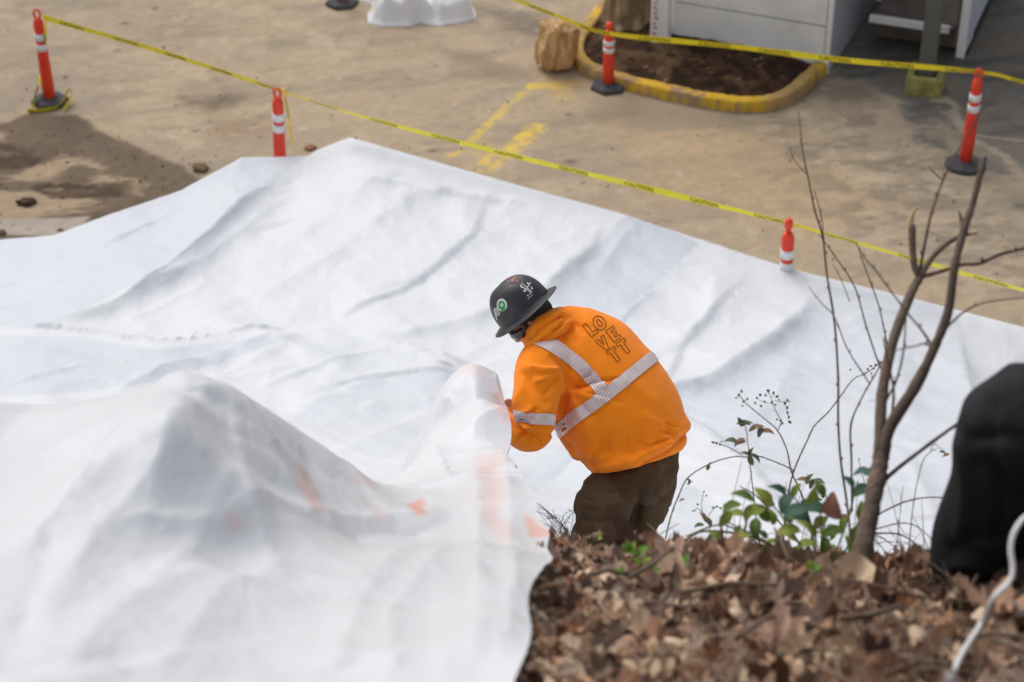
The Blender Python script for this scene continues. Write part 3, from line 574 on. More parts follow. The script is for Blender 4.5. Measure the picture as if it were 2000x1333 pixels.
def stump():
    g = G(1232, 78); t = thing('tree_stump', (g.x, g.y+.3, .04), 'thick pale tree stump in the kerbed bed beside the building', 'tree stump')
    n = 48; prof = [(0.42, 0), (.34, .06), (.28, .18), (.25, .4), (.24, .8), (.25, 1.3), (.25, 1.6)]; prof = smooth_pts(prof, 5); v = []; 
    for r, z in prof:
        for k in range(n):
            a = 2*pi*k/n; q = r*(1+.14*sin(a*3+z)*sstep(.6, 0, z)+.05*sin(a*9+z*2)+.04*(float(vnoise(np.array(a*6), np.array(z*5), 4))-.5)); v.append((t.location.x+q*cos(a), t.location.y+q*sin(a), z))
    m = len(prof); f = [(i*n+k, i*n+(k+1) % n, (i+1)*n+(k+1) % n, (i+1)*n+k) for i in range(m-1) for k in range(n)]
    v = np.array(v); cc = np.zeros(v.shape)+lin(170, 146, 112); cc = mixc(cc, lin(106, 86, 64), sstep(.45, .6, fbm(v[:, 0]*8+v[:, 2], v[:, 1]*8+v[:, 2]*2, 3, 4))*.8)
    obj('trunk', v, f, M_wood, t, attrs={'tint': cc})
    b = MB(); b.lathe([(0, 1.57), (.2, 1.575), (.252, 1.56), (0.2, 1.6), (0, 1.6)], 24); b.v = [(q[0]+t.location.x, q[1]+t.location.y, q[2]) for q in b.v]; b.c = [tuple(lin(196, 168, 124))]*len(b.v); b.build('cut_face', M_wood, t)
stump()
M_white = mat('painted_panel_white', (.80, .80, .78), .5, .3, var=.10, vscale=2.2, bump=.1, bscale=8)
M_greyblue = mat('painted_side_grey', (.50, .52, .56), .45, .35, var=.05, vscale=2)
M_trim = mat('white_trim', (.78, .78, .77), .45, .35, var=.05, vscale=6)
M_red = mat('faded_red_print', (.40, .16, .18), .6); M_blue = mat('faded_blue_print', (.25, .28, .48), .6)
M_brown = mat('brown_floor', (.15, .125, .105), .8, .2, var=.2, vscale=4)
M_darkin = mat('dark_underside', (.03, .03, .03), .9)
M_pole = mat('olive_grey_steel', (.115, .12, .105), .5, .4, var=.12, vscale=5)
def frame(o, ux):
    x = Vector((ux[0], ux[1], 0)).normalized(); y = Vector((-x.y, x.x, 0)); return lambda a, b, z: Vector(o)+x*a+y*b+Vector((0, 0, z)), Matrix(((x.x, y.x, 0), (x.y, y.y, 0), (0, 0, 1)))
# white sign post with faded print
g = G(1284, 108); g = Vector((g.x, g.y, .06)); pt = thing('sign_post', g, 'square white post with faded red and blue print beside the stump', 'post')
at, M = frame(g, (.93, -.36)); b = MB(); b.box(at(0, .08, .85), (.19, .15, 1.9), M); b.build('post_body', M_trim, pt, smooth=False, bevel=.006)
def flat_text(s, at, size, name, m, parent, a0, b0, z0, vertical=False, bold=.03):
    v, f = text_polys(s, size, bold); out = []
    for q in v:
        if vertical: out.append(at(a0-q[1], b0, z0+q[0]))
        else: out.append(at(a0+q[0], b0, z0+q[1]))
    return obj(name, out, f, m, parent, smooth=False)
b = MB(); rr = random.Random(4)
for k in range(16):
    z0 = .13+k*.055+rr.uniform(-.01, .01)
    b.box(at(-.045+rr.uniform(-.006, .006), .0035, z0), (.035*rr.uniform(.6, 1), .003, .03*rr.uniform(.5, 1)), M)
tag(b.build('faded_print', M_red, pt, smooth=False), kind='stuff')
b = MB()
for k in range(9):
    z0 = .15+k*.098; b.box(at(-.022+rr.uniform(-.006, .006), .0032, z0), (.012, .003, .05*rr.uniform(.4, 1)), M)
tag(b.build('faded_print', M_blue, pt, smooth=False), kind='stuff')
# pale building: clad front face in panels, grey-blue side
g = G(1616, 144); cn = Vector((g.x, g.y, 0)); e1 = Vector((-.92, .39, 0)).normalized(); bt = thing('building', cn, 'pale building with white panelled front and grey blue side wall', 'building')
at, M = frame(cn, (-e1.x, -e1.y))      # local x runs along the front to the corner, y inwards
b = MB(); b.box(at(-.87, 1.25, 1.5), (1.70, 2.4, 3.0), M); b.build('wall', M_white, bt, smooth=False)
for k, (x0, x1) in enumerate(((-1.72, -.055),)):
    for z0, z1 in ((.02, .50), (.515, 1.1), (1.115, 1.9), (1.915, 2.95)):
        b = MB(); b.box(at((x0+x1)/2, .03, (z0+z1)/2), (x1-x0-.012, .04, z1-z0), M); b.build('panel', M_white, bt, smooth=False, bevel=.005)
b = MB(); b.box(at(-.02, .0, 1.48), (.055, .03, 2.96), M); b.build('corner_trim', M_trim, bt, smooth=False, bevel=.004)
b = MB(); b.box(at(-.008, 1.26, 1.5), (.03, 2.46, 2.98), M); b.build('side_wall', M_greyblue, bt, smooth=False, bevel=.004)
b = MB(); b.tube([at(.02, .1, 1.02), at(.02, .55, 1.35)], .018, 6); b.build('side_rail', M_trim, bt)
b = MB(); b.box(at(-.87, 1.25, 3.06), (1.95, 2.7, .1), M); b.build('roof', M_trim, bt, smooth=False)
# open trailer beyond: deck with a white edge rail, grey-white side panel, dark under-frame
q0 = G(1706, 28, .42); t = thing('open_trailer', (q0.x, q0.y, 0), 'open trailer with brown deck behind the steel column', 'trailer'); at, M = frame((q0.x, q0.y, 0), (.93, -.36))
b = MB(); b.box(at(.42, 1.2, .34), (.84, 2.4, .06), M); b.build('deck', M_brown, t, smooth=False)
b = MB(); b.box(at(.39, -.03, .385), (.84, .06, .075), M); b.build('edge_rail', M_trim, t, smooth=False, bevel=.006)
b = MB(); b.box(at(.42, .35, .17), (.84, .1, .24), M); b.build('under_frame', M_brown, t, smooth=False)
b = MB(); b.box(at(.42, 2.42, 1.3), (.86, .05, 2.0), M); b.build('back_wall', M_brown, t, smooth=False)
b = MB(); b.box(at(-.05, .55, .9), (.05, .05, 1.1), M); b.build('corner_bar', M_trim, t, smooth=False)
for dy in (.9, 1.9):
    b = MB(); b.lathe([(0, -.08), (.2, -.08), (.2, .08), (0, .08)], 20, M @ Matrix.Rotation(pi/2, 3, 'Y')); n_ = 80; o_ = at(.6, dy, .2); b.v[-n_:] = [tuple(Vector(q)+o_) for q in b.v[-n_:]]; b.build('wheel', M_rubber, t)
q1 = G(1852, 106, .20); t = thing('container_side', (q1.x, q1.y, 0), 'white sided container with stepped lower edge at the upper right', 'container'); at, M = frame((q1.x, q1.y, 0), (.93, -.36))
b = MB()   # side panel with the notch in its lower edge, real thickness
out = [(0, .20), (.52, .20), (.52, .26), (2.9, .26), (2.9, 2.6), (0, 2.6)]; v = [at(.16, a, z_) for a, z_ in out]+[at(.10, a, z_) for a, z_ in out]; n_ = len(out)
b.add(v, [tuple(range(n_)), tuple(range(2*n_-1, n_-1, -1))]+[(i, i+n_, (i+1) % n_+n_, (i+1) % n_) for i in range(n_)]); b.build('side_panel', M_greyblue, t, smooth=False)
b = MB(); b.box(at(.125, -.02, 1.4), (.085, .035, 2.42), M); b.build('front_edge', M_trim, t, smooth=False, bevel=.006)
b = MB(); b.box(at(.07, 1.45, 1.43), (.05, 2.9, 2.30), M); b.build('inner_wall', M_brown, t, smooth=False)
b = MB(); b.box(at(.1, 1.5, .125), (.08, 2.0, .23), M); b.build('skid', M_darkin, t, smooth=False)
# steel column in its worn yellow-green kerb box
g = G(1806, 172); t = thing('steel_column', g, 'olive grey steel column rising from a mossy yellow concrete box', 'column'); at, M = frame(g, (.95, -.3))
b = MB(); b.box(at(0, 0, 2.0), (.165, .15, 4.0), M); b.build('shaft', M_pole, t, smooth=False, bevel=.008)
M_moss = mat('mossy_yellow_concrete', (.30, .27, .09), .9, .15, var=.4, vscale=9, bump=.4)
for nm, c_, s_ in (('kerb_block', (0, -.17, .09), (.36, .075, .20)), ('kerb_block', (-.145, .04, .09), (.075, .34, .19)), ('kerb_block', (.145, .02, .09), (.075, .30, .2)), ('kerb_block', (0, .19, .08), (.21, .06, .14))):
    b = MB(); b.box(at(*c_), s_, M); b.build(nm, M_moss, t, smooth=False, bevel=.012)
b = MB(); b.box(at(0, 0, .02), (.21, .26, .03), M); b.build('base_plate', M_pole, t, smooth=False)

# heaped white cloth at the top edge
M_cloth = mat('white_cloth', (.80, .80, .80), .7, .2, sheen=.2, bump=.15, bscale=12)
def cloth_heap():
    ol = [(720, 30), (722, 46), (745, 50), (800, 50), (822, 44), (860, 50), (905, 42), (928, 36), (925, 25), (905, -5), (940, -60), (720, -60), (700, 0), (745, 15)]
    pl = gp(ol); xs = [p[0] for p in pl]; ys = [p[1] for p in pl]; gx, gy = np.meshgrid(np.linspace(min(xs)-.1, max(xs)+.1, 110), np.linspace(min(ys)-.1, max(ys)+.1, 130), indexing='ij')
    d = sdpoly(gx, gy, pl); ins = np.clip(-d, 0, 1); h = .02+.26*np.tanh(ins*4)*(.55+.6*fbm(gx*1.8, gy*1.4, 5, 3)); r = fbm((gx+gy*.5)*3, (gy-gx)*1.2, 8, 3); h += .16*np.abs(r-.5)*sstep(0, .1, ins)*2+sstep(0, .08, ins)*(crumple(gx, gy, 501, 60, (min(xs), max(xs), min(ys), max(ys)), (R(60), R(110), R(20)), .4, .12, .03, .3, 1.2)+.08*worley(gx*4, gy*3, 502)); h = np.where(d > .02, -.08, h)
    o = obj('cloth_heap', np.stack([gx, gy, h], -1).reshape(-1, 3), grid_faces(*gx.shape), M_cloth); tag(o, 'heap of crumpled white cloth lying on the yard at the top edge', 'cloth')
cloth_heap()
# clods of mud and stones at the left of the yard
for i_, (a, b_, r, cc, lb) in enumerate(((392, 332, .12, (92, 76, 58), 'brown clod of mud against the left corner of the sheet'), (52, 398, .13, (66, 52, 42), 'large dark clod in the churned mud at the far left'), (4, 455, .08, (80, 66, 54), 'dark stone on the pale strip at the left edge'), (118, 450, .05, (78, 62, 50), 'small dark clod lying on the pale strip'), (606, 290, .09, (110, 84, 62), 'reddish brown clod beside the raised corner of the sheet'))):
    g = G(a, b_); o = rough_block('mud_clod', (g.x, g.y, -.01), (r*1.1, r*.9, r*.4), i_, 20+i_, (lin(*[v*1.2 for v in cc]), lin(*[min(255, v*1.5) for v in cc]), lin(*[v*.8 for v in cc])), lb, 'clod', n=7, lump=.4); o.data.materials[0] = M_bed; o['group'] = 'clods and stones on the yard'

# loose grit on the yard
b = MB(); rg_ = random.Random(9); M_grit = mat('yard_grit', (.16, .125, .09), .9, .1, var=.5, vscale=12)
for k in range(520):
    a, c_ = (rg_.uniform(0, 2000), rg_.uniform(0, 560)) if k < 330 else (rg_.uniform(0, 420), rg_.uniform(250, 450)); g = G(a, c_)
    if g.y < y_far(g.x)+.35: continue
    r = rg_.uniform(.004, .011)*(1.8 if k % 9 == 0 else 1); v = [(g.x+r*x*rg_.uniform(.7, 1.3), g.y+r*y*rg_.uniform(.7, 1.3), r*z*.8) for x, y, z in ((1, 0, 0), (0, 1, 0), (-1, 0, 0), (0, -1, 0), (0, 0, 1), (0, 0, -1))]
    b.add(v, [(0, 1, 4), (1, 2, 4), (2, 3, 4), (3, 0, 4), (1, 0, 5), (2, 1, 5), (3, 2, 5), (0, 3, 5)])
tag(b.build('grit', M_grit, smooth=False), 'loose grit and small stones scattered over the yard', 'grit', kind='stuff')

# ---------------- people ----------------
def crease(px, py, poly, w, e=1.6):
    d, s, t = seg_dist(px, py, poly); return np.exp(-(d/w)**e)*sstep(0, .15, t)*sstep(1, .8, t)
WT = 8.6
def Wp(px, py, dd=0.0): return P(px, py, WT+dd)
def cdir(a, b, c=0.0): return (CR*a+CU*b+CF*c)
def loft(rings, n=28, cap=True):
    """rings: (centre, vector A, vector B)"""
    v = []; f = []; m = len(rings)
    for c, A, B in rings:
        for k in range(n):
            a = 2*pi*k/n; v.append(c+A*cos(a)+B*sin(a))
    f = [(i*n+k, i*n+(k+1) % n, (i+1)*n+(k+1) % n, (i+1)*n+k) for i in range(m-1) for k in range(n)]
    if cap: f += [tuple(range(n-1, -1, -1)), tuple((m-1)*n+k for k in range(n))]
    return v, f
def chain(pts, n=16, sub=5, squash=1.0, ref=None):
    """capsule chain with smooth taper: pts = [(Vector, radius)]"""
    s = smooth_pts([(p.x, p.y, p.z, r) for p, r in pts], sub) if len(pts) > 2 else [np.array((p.x, p.y, p.z, r)) for p, r in pts]
    c = [Vector(q[:3]) for q in s]; r = [max(float(q[3]), .002) for q in s]; m = len(c); T = [(c[min(i+1, m-1)]-c[max(i-1, 0)]).normalized() for i in range(m)]
    rings = []; X = None
    rr = []
    for k in (0, .3, .6, .85): rr.append((c[0]-T[0]*r[0]*cos(k*pi/2), r[0]*sin(k*pi/2)+.001, T[0]))
    for i in range(m): rr.append((c[i], r[i], T[i]))
    for k in (.85, .6, .3, 0): rr.append((c[-1]+T[-1]*r[-1]*cos(k*pi/2), r[-1]*sin(k*pi/2)+.001, T[-1]))
    for cc, q, t in rr:
        if X is None:
            u = Vector(ref) if ref is not None else (Vector((0, 0, 1)) if abs(t.z) < .9 else Vector((1, 0, 0))); X = u
        X = (X-t*X.dot(t)).normalized(); Y = t.cross(X); rings.append((cc, X*q, Y*q*squash))
    return loft(rings, n)
def fuse(name, parts, voxel, mat_, parent, smooth_it=6, wrinkle=None, attrs=None, after=None):
    v = []; f = []
    for a, b in parts: o = len(v); v += [tuple(q) for q in a]; f += [tuple(i+o for i in q) for q in b]
    me = bpy.data.meshes.new(name+'_raw'); me.from_pydata(v, [], f); o = bpy.data.objects.new(name+'_raw', me); C.objects.link(o)
    bm = bmesh.new(); bm.from_mesh(me); bmesh.ops.recalc_face_normals(bm, faces=bm.faces); bm.to_mesh(me); bm.free()
    m = o.modifiers.new('r', 'REMESH'); m.mode = 'VOXEL'; m.voxel_size = voxel
    if smooth_it: m = o.modifiers.new('s', 'SMOOTH'); m.factor = .5; m.iterations = smooth_it
    dg = bpy.context.evaluated_depsgraph_get(); me2 = bpy.data.meshes.new_from_object(o.evaluated_get(dg)); bpy.data.objects.remove(o)
    V = np.zeros(len(me2.vertices)*3); me2.vertices.foreach_get('co', V); V = V.reshape(-1, 3); N = np.array([q.vector[:] for q in me2.vertex_normals]) if hasattr(me2, 'vertex_normals') else np.array([q.normal[:] for q in me2.vertices])
    if wrinkle is not None: V = V+N*wrinkle(V, N)[:, None]
    if after is not None: V = after(V, N)
    F = [tuple(p.vertices) for p in me2.polygons]; bpy.data.meshes.remove(me2)
    return obj(name, V, F, mat_, parent, True, True, attrs(V) if attrs else None), V, F
def cam_xy(V):
    px, py, t = to_px(V); return px, py, t
M_skin = mat('skin', (.50, .25, .17), .5, .35, var=.12, vscale=10)
M_hood = mat('orange_fleece', (1.0, .262, .006), .82, .12, bump=.25, bscale=160, var=.06, vscale=6, sheen=.12)
M_hair = mat('dark_hair', (.035, .025, .02), .6, .3, bump=.6, bscale=120)
M_pants = mat('brown_canvas', (.088, .055, .031), .88, .12, bump=.4, bscale=90, var=.28, vscale=7)
M_hat = mat('black_hat_shell', (.028, .03, .033), .42, .45, bump=.08, bscale=30, var=.35, vscale=14)
M_lens = mat('dark_lens', (.02, .02, .022), .15, .6)
M_boot = mat('brown_boot', (.10, .065, .04), .7, .25, var=.2)

foot_l = Vector((H(1190, 1250).x-.02, 6.62, 0)); foot_l.z = float(hill_z(foot_l.x, foot_l.y))
foot_r = Vector((foot_l.x+.27, 7.0, 0)); foot_r.z = float(hill_z(foot_r.x, foot_r.y))
worker = thing('person', foot_l, 'person in orange hooded sweatshirt and black hard hat bending over to lift the sheet', 'person')
# head frame
U_ = cdir(-.63, .755, -.16).normalized(); F_ = cdir(-.72, -.60, .34); F_ = (F_-U_*F_.dot(U_)).normalized(); R_h = F_.cross(U_)
brimc = Wp(1023, 604, .0); Hc = brimc-U_*.055
neck0 = Wp(1075, 655, .03); 
def hand(wr, dirn, palmn, side, curl=.9, s=1.0):
    """palm and five bent fingers as chains that root inside the palm"""
    d = dirn.normalized(); n = (palmn-d*palmn.dot(d)).normalized(); x = d.cross(n)*side; out = []
    out.append(chain([(wr-d*.02, .026*s), (wr+d*.03*s, .032*s), (wr+d*.075*s, .036*s)], 12, 3, .55, x))
    for k, (off, L) in enumerate(((-.030, .072), (-.010, .082), (.011, .076), (.030, .060))):
        p = wr+d*.07*s+x*off*s; pts = [(p, .0098*s)]; a = .15; q = p
        for j, fr in enumerate((.42, .32, .26)):
            a += curl*(.6 if j else .45); q = q+(d*cos(a)+n*sin(a))*L*fr*s; pts.append((q, (.0092-.0009*j)*s))
        out.append(chain(pts, 8, 3))
    p = wr+d*.025*s-x*.028*s; q = p+(d*.55-x*.7+n*.3).normalized()*.042*s; r_ = q+(d*.8-x*.15+n*.6).normalized()*.034*s; out.append(chain([(p, .013*s), (q, .0115*s), (r_, .0095*s)], 8, 3))
    return out
# arm joints (left visible, right behind the chest)
shL, elL, wrL = Wp(1066, 722, -.08), Wp(1038, 838, -.15), Wp(968, 834, .12)
shR, elR, wrR = Wp(1165, 690, .28), Wp(1085, 790, .42), Wp(1010, 800, .30)
hipc = Wp(1240, 915, .02); hipL, hipR = Wp(1214, 936, .04), Wp(1266, 920, .11)
knL, knR = Wp(1168, 1042, -.09), Wp(1240, 1038, .24)
parts = []
# skull, face, jaw, nose, ears
def ell(c, ax, n=20):
    v = []; f = []; m = 14
    for i in range(m+1):
        a = pi*i/m
        for k in range(n):
            b = 2*pi*k/n; v.append(c+ax[0]*(sin(a)*cos(b))+ax[1]*(sin(a)*sin(b))+ax[2]*cos(a))
    f = [(i*n+k, i*n+(k+1) % n, (i+1)*n+(k+1) % n, (i+1)*n+k) for i in range(m) for k in range(n)]
    return v, f
parts += [ell(Hc+U_*.03, (F_*.098, R_h*.077, U_*.10)), ell(Hc+F_*.025-U_*.045, (F_*.072, R_h*.062, U_*.075)), ell(Hc+F_*.055-U_*.095, (F_*.03, R_h*.032, U_*.022))]
parts.append(chain([(Hc+F_*.085+U_*.005, .009), (Hc+F_*.105-U_*.02, .012), (Hc+F_*.112-U_*.036, .015)], 10, 3))
parts.append(ell(Hc+F_*.09-U_*.066, (F_*.012, R_h*.026, U_*.010)))
for s_ in (-1, 1): parts.append(ell(Hc+R_h*.078*s_-F_*.01-U_*.02, ((F_*.55-R_h*.5*s_)*.032, R_h*.012*s_+F_*.006, U_*.034)))
parts.append(chain([(Hc-F_*.02-U_*.05, .06), (neck0, .062), (Wp(1110, 690, .05), .09)], 16, 4))
parts.append(chain([(Wp(1115, 690, .05), .12), (Wp(1160, 770, .06), .15), (Wp(1210, 850, .04), .13), (hipc, .12)], 20, 4))
for a, b, c in ((shL, elL, wrL), (shR, elR, wrR)): parts.append(chain([(a, .062), (a.lerp(b, .5), .052), (b, .042), (b.lerp(c, .4), .042), (c, .027)], 14, 4))
parts += hand(wrL, cdir(-.95, .10, .25), cdir(-.2, -.3, .9), 1) + hand(wrR, cdir(-.9, .2, -.1), cdir(-.1, -.6, -.6), -1)
def boot_pts(ft, yaw): return ft+Vector((0, 0, .10)), ft+Vector((cos(yaw), sin(yaw), 0))*.17+Vector((0, 0, .045))
for h_, k_2, ft in ((hipL, knL, foot_l), (hipR, knR, foot_r)): parts.append(chain([(h_, .08), (h_.lerp(k_2, .5), .07), (k_2, .055), (k_2.lerp(ft, .4), .05), (ft+Vector((0, 0, .09)), .038)], 14, 4))
body, _, _ = fuse('body', parts, .0075, M_skin, worker, 3)
for ft in (foot_l, foot_r):
    v1 = chain([(ft+Vector((0, 0, .30)), .062), (ft+Vector((0, 0, .2)), .062), (ft+Vector((0, 0, .10)), .058), (ft+Vector((-.05, .05, .05)), .052), (ft+Vector((-.12, .12, .04)), .048), (ft+Vector((-.17, .17, .035)), .036)], 14, 4)
    fuse('boot', [v1], .012, M_boot, worker, 2)
# trousers: seat and two baggy legs
pp = [loft([(Wp(1262, 858, .05), cdir(.14, .05, .05), cdir(.0, .05, .12)), (Wp(1252, 885, .04), cdir(.175, .07, .06), cdir(-.03, .05, .145)), (Wp(1243, 925, .03), cdir(.185, .04, .08), cdir(-.03, .03, .15)), (Wp(1232, 958, .02), cdir(.185, .02, .09), cdir(-.03, .02, .15)), (Wp(1225, 985, .02), cdir(.12, 0, .06), cdir(0, 0, .11))])]
for pts in ([(Wp(1208, 938, .02), .10), (Wp(1178, 985, -.06), .128), (Wp(1168, 1040, -.10), .112), (knL.lerp(foot_l, .45), .105), (foot_l+Vector((0, 0, .12)), .095)],
            [(Wp(1272, 920, .10), .11), (Wp(1264, 970, .18), .115), (Wp(1240, 1035, .24), .10), (knR.lerp(foot_r, .45), .098), (foot_r+Vector((0, 0, .12)), .09)]): pp.append(chain(pts, 20, 5))
def wr_p(V, N):
    px, py, _ = to_px(V); a = fbm(px*.022, py*.014+px*.01, 5, 3)-.5; b = np.abs(fbm(px*.020+py*.004, py*.012-px*.008, 9, 2)-.5); return .014*a-.009*sstep(.05, 0, b)+.0035*np.sin(px*.16+py*.05+4*a)*sstep(-.1, .2, a)+sum(k_*crease(px, py, pl_, w_) for pl_, w_, k_ in (([(1150, 950), (1190, 962), (1235, 955)], 5, -.012), ([(1135, 985), (1180, 990), (1230, 975)], 5, .010), ([(1245, 925), (1250, 975), (1238, 1030)], 6, -.016), ([(1310, 905), (1285, 950), (1262, 985)], 6, -.012), ([(1330, 900), (1318, 950), (1295, 1000)], 6, .010), ([(1128, 1010), (1165, 1020), (1210, 1005)], 5, -.010), ([(1200, 945), (1215, 990), (1205, 1040)], 5, .009)))
fuse('trousers', pp, .011, M_pants, worker, 4, wr_p)
# sweatshirt: torso loft along the bent spine + sleeves
SP_ = [  # px, py, depth, half width, half depth, width-axis (right, up, away)
    (1246, 903, .03, .208, .168, (.95, .27, .22)), (1247, 892, .03, .228, .182, (.95, .28, .22)), (1244, 877, .03, .238, .187, (.94, .31, .26)), (1236, 855, .03, .255, .20, (.90, .36, .30)), (1220, 820, .03, .268, .215, (.86, .42, .34)), (1194, 775, .04, .264, .22, (.78, .53, .36)),
    (1164, 730, .05, .250, .205, (.75, .56, .38)), (1138, 692, .06, .235, .185, (.72, .56, .40)), (1115, 664, .06, .190, .155, (.70, .56, .42)), (1097, 645, .06, .135, .12, (.70, .56, .42)), (1082, 635, .05, .10, .10, (.70, .56, .42))]
cs = [Wp(a, b, c) for a, b, c, *_ in SP_]; rings = []
for i, (a, b, c, hw, hd, ax) in enumerate(SP_):
    T = (cs[min(i+1, len(cs)-1)]-cs[max(i-1, 0)]).normalized(); A = cdir(*ax); A = (A-T*A.dot(T)).normalized() if i > 3 else A.normalized(); B = T.cross(A).normalized(); rings.append((cs[i], A*hw, B*hd, T))
rs = smooth_pts([tuple(c)+tuple(A)+tuple(B) for c, A, B, T in rings], 4); ringsS = [(Vector(q[:3]), Vector(q[3:6]), Vector(q[6:9])) for q in rs]
# end: waistband tucks inwards under a bulge of fabric
torso = loft(ringsS, 40)
sleeveL = chain([(Wp(1092, 700, .03), .13), (Wp(1062, 722, -.07), .125), (Wp(1052, 765, -.13), .108), (Wp(1047, 805, -.17), .098), (Wp(1041, 842, -.18), .085), (Wp(1022, 848, -.12), .072), (Wp(1003, 838, -.05), .060), (Wp(990, 826, .01), .046)], 24, 6)
sleeveR = chain([(Wp(1150, 690, .2), .12), (shR, .11), (elR, .085), (wrR, .05)], 20, 6)
shoulder = chain([(Wp(1072, 690, .0), .11), (Wp(1110, 668, .06), .12), (Wp(1165, 668, .17), .11)], 20, 4)
belly = chain([(Wp(1125, 800, .10), .12), (Wp(1150, 850, .08), .12), (Wp(1175, 885, .06), .10)], 20, 4)
def wr_h(V, N):
    px, py, t = to_px(V); h = .010*(fbm(px*.022+3, py*.018+V[:, 1]*2, 15, 3)-.5)
    front = sstep(WT+.12, WT-.02, t)
    for pl, w, a in (([(1108, 765), (1100, 800), (1088, 850)], 7, -.012), ([(1070, 690), (1100, 715), (1112, 760)], 6, -.006), ([(1112, 765), (1140, 735), (1160, 728)], 7, -.012), ([(1030, 700), (1020, 760), (1000, 800)], 10, .006),
                     ([(1015, 722), (1050, 765), (1075, 800)], 9, -.006), ([(1005, 870), (1020, 845), (1000, 825), (995, 815)], 4, -.010), ([(1060, 870), (1040, 850), (1030, 838)], 8, -.008), ([(1118, 880), (1160, 862), (1200, 880)], 12, -.008), ([(1150, 920), (1200, 905), (1260, 905)], 9, .010),
                     ([(1160, 890), (1240, 893), (1320, 855)], 8, .008), ([(1120, 820), (1150, 850), (1170, 885)], 12, .007), ([(1250, 800), (1290, 850), (1310, 872)], 14, .006), ([(1210, 740), (1250, 760), (1290, 800)], 16, .004), ([(1105, 862), (1125, 890), (1150, 900)], 8, -.007)): h += 2.2*a*crease(px, py, pl, w)*front
    rw = np.random.default_rng(77)
    def fan(o, a0, a1, L0, L1, n_, w, am):     # soft pull folds that fan out from a point
        g = np.zeros(len(px))
        for k in range(n_):
            a = R(rw.uniform(a0, a1)); s0 = rw.uniform(0, L0); L_ = rw.uniform(.5, 1)*L1; bend_ = rw.uniform(-.25, .25)
            p_ = [(o[0]+cos(a)*s0, o[1]+sin(a)*s0), (o[0]+cos(a+bend_*.5)*(s0+L_*.5), o[1]+sin(a+bend_*.5)*(s0+L_*.5)), (o[0]+cos(a+bend_)*(s0+L_), o[1]+sin(a+bend_)*(s0+L_))]; g += am*rw.uniform(.4, 1)*rw.choice((-1, 1))*crease(px, py, p_, w*rw.uniform(.6, 1.4))
        return g
    h += 1.5*front*(fan((1112, 762), -30, 75, 15, 110, 9, 5.5, .010)+fan((1100, 720), 100, 200, 10, 70, 6, 5, .008)+fan((1060, 860), 190, 330, 8, 60, 9, 4.5, .012)+fan((1000, 820), -50, 60, 4, 60, 7, 4, .010)+fan((1345, 850), 160, 215, 10, 90, 7, 6, .009)+fan((1150, 905), 270, 350, 5, 90, 8, 6, .009)+fan((1110, 625), 10, 70, 10, 70, 5, 6, .006))
    for k in range(9): x_ = 1165+k*20+rw.uniform(-6, 6); h += front*.007*rw.choice((-1, 1))*crease(px, py, [(x_, 905-.35*max(0, x_-1220)), (x_-14, 880-.35*max(0, x_-1220)), (x_-22, 850-.35*max(0, x_-1220))], 5)
    # hem band seam
    d, _, _ = seg_dist(px, py, [(1140, 900), (1190, 918), (1235, 915), (1300, 885), (1350, 842)]); h -= .012*np.exp(-(d/3.5)**2)
    _, sd_, _ = seg_dist(px, py, [(1140, 900), (1190, 918), (1235, 915), (1300, 885), (1350, 842)]); h += np.where(sd_ < 0, .016*np.exp(-((d-14)/12)**2), -.006*sstep(30, 10, d))
    return h
hoodie, HV, HF = fuse('sweatshirt', [torso, sleeveL, sleeveR, shoulder, belly], .0080, M_hood, worker, 4, wr_h)
bvh = BVHTree.FromPolygons([Vector(q) for q in HV], HF)
# hood lying in folds round the neck
hd = [chain([(Wp(1030, 668, .14), .022), (Wp(1032, 660, .0), .028), (Wp(1048, 642, -.06), .034), (Wp(1070, 624, -.05), .036), (Wp(1094, 616, .02), .038), (Wp(1112, 624, .10), .03), (Wp(1090, 640, .2), .03)], 14, 6),
      chain([(Wp(1032, 686, -.02), .022), (Wp(1042, 662, -.05), .034), (Wp(1060, 636, -.08), .046), (Wp(1090, 625, -.05), .044), (Wp(1112, 622, .0), .028)], 14, 6),
      chain([(Wp(1034, 690, -.05), .020), (Wp(1046, 668, -.09), .032), (Wp(1072, 650, -.10), .038), (Wp(1100, 634, -.07), .034), (Wp(1115, 628, -.02), .018)], 14, 6),
      chain([(Wp(1082, 650, .04), .07), (Wp(1092, 656, .06), .085)], 14, 6)]
def wr_hd(V, N):
    px, py, t = to_px(V); h = .008*(fbm(px*.05, py*.05+V[:, 1]*3, 4, 3)-.5)
    for pl, w, a in (([(1030, 668), (1055, 642), (1085, 625), (1105, 612)], 3.5, -.012), ([(1042, 690), (1062, 662), (1090, 644), (1112, 628)], 3.5, -.014), ([(1085, 620), (1100, 615), (1108, 622), (1090, 640), (1072, 652)], 3.5, -.016)): h += a*crease(px, py, pl, w)
    return h
fuse('hood', hd, .0065, M_hood, worker, 3, wr_hd)
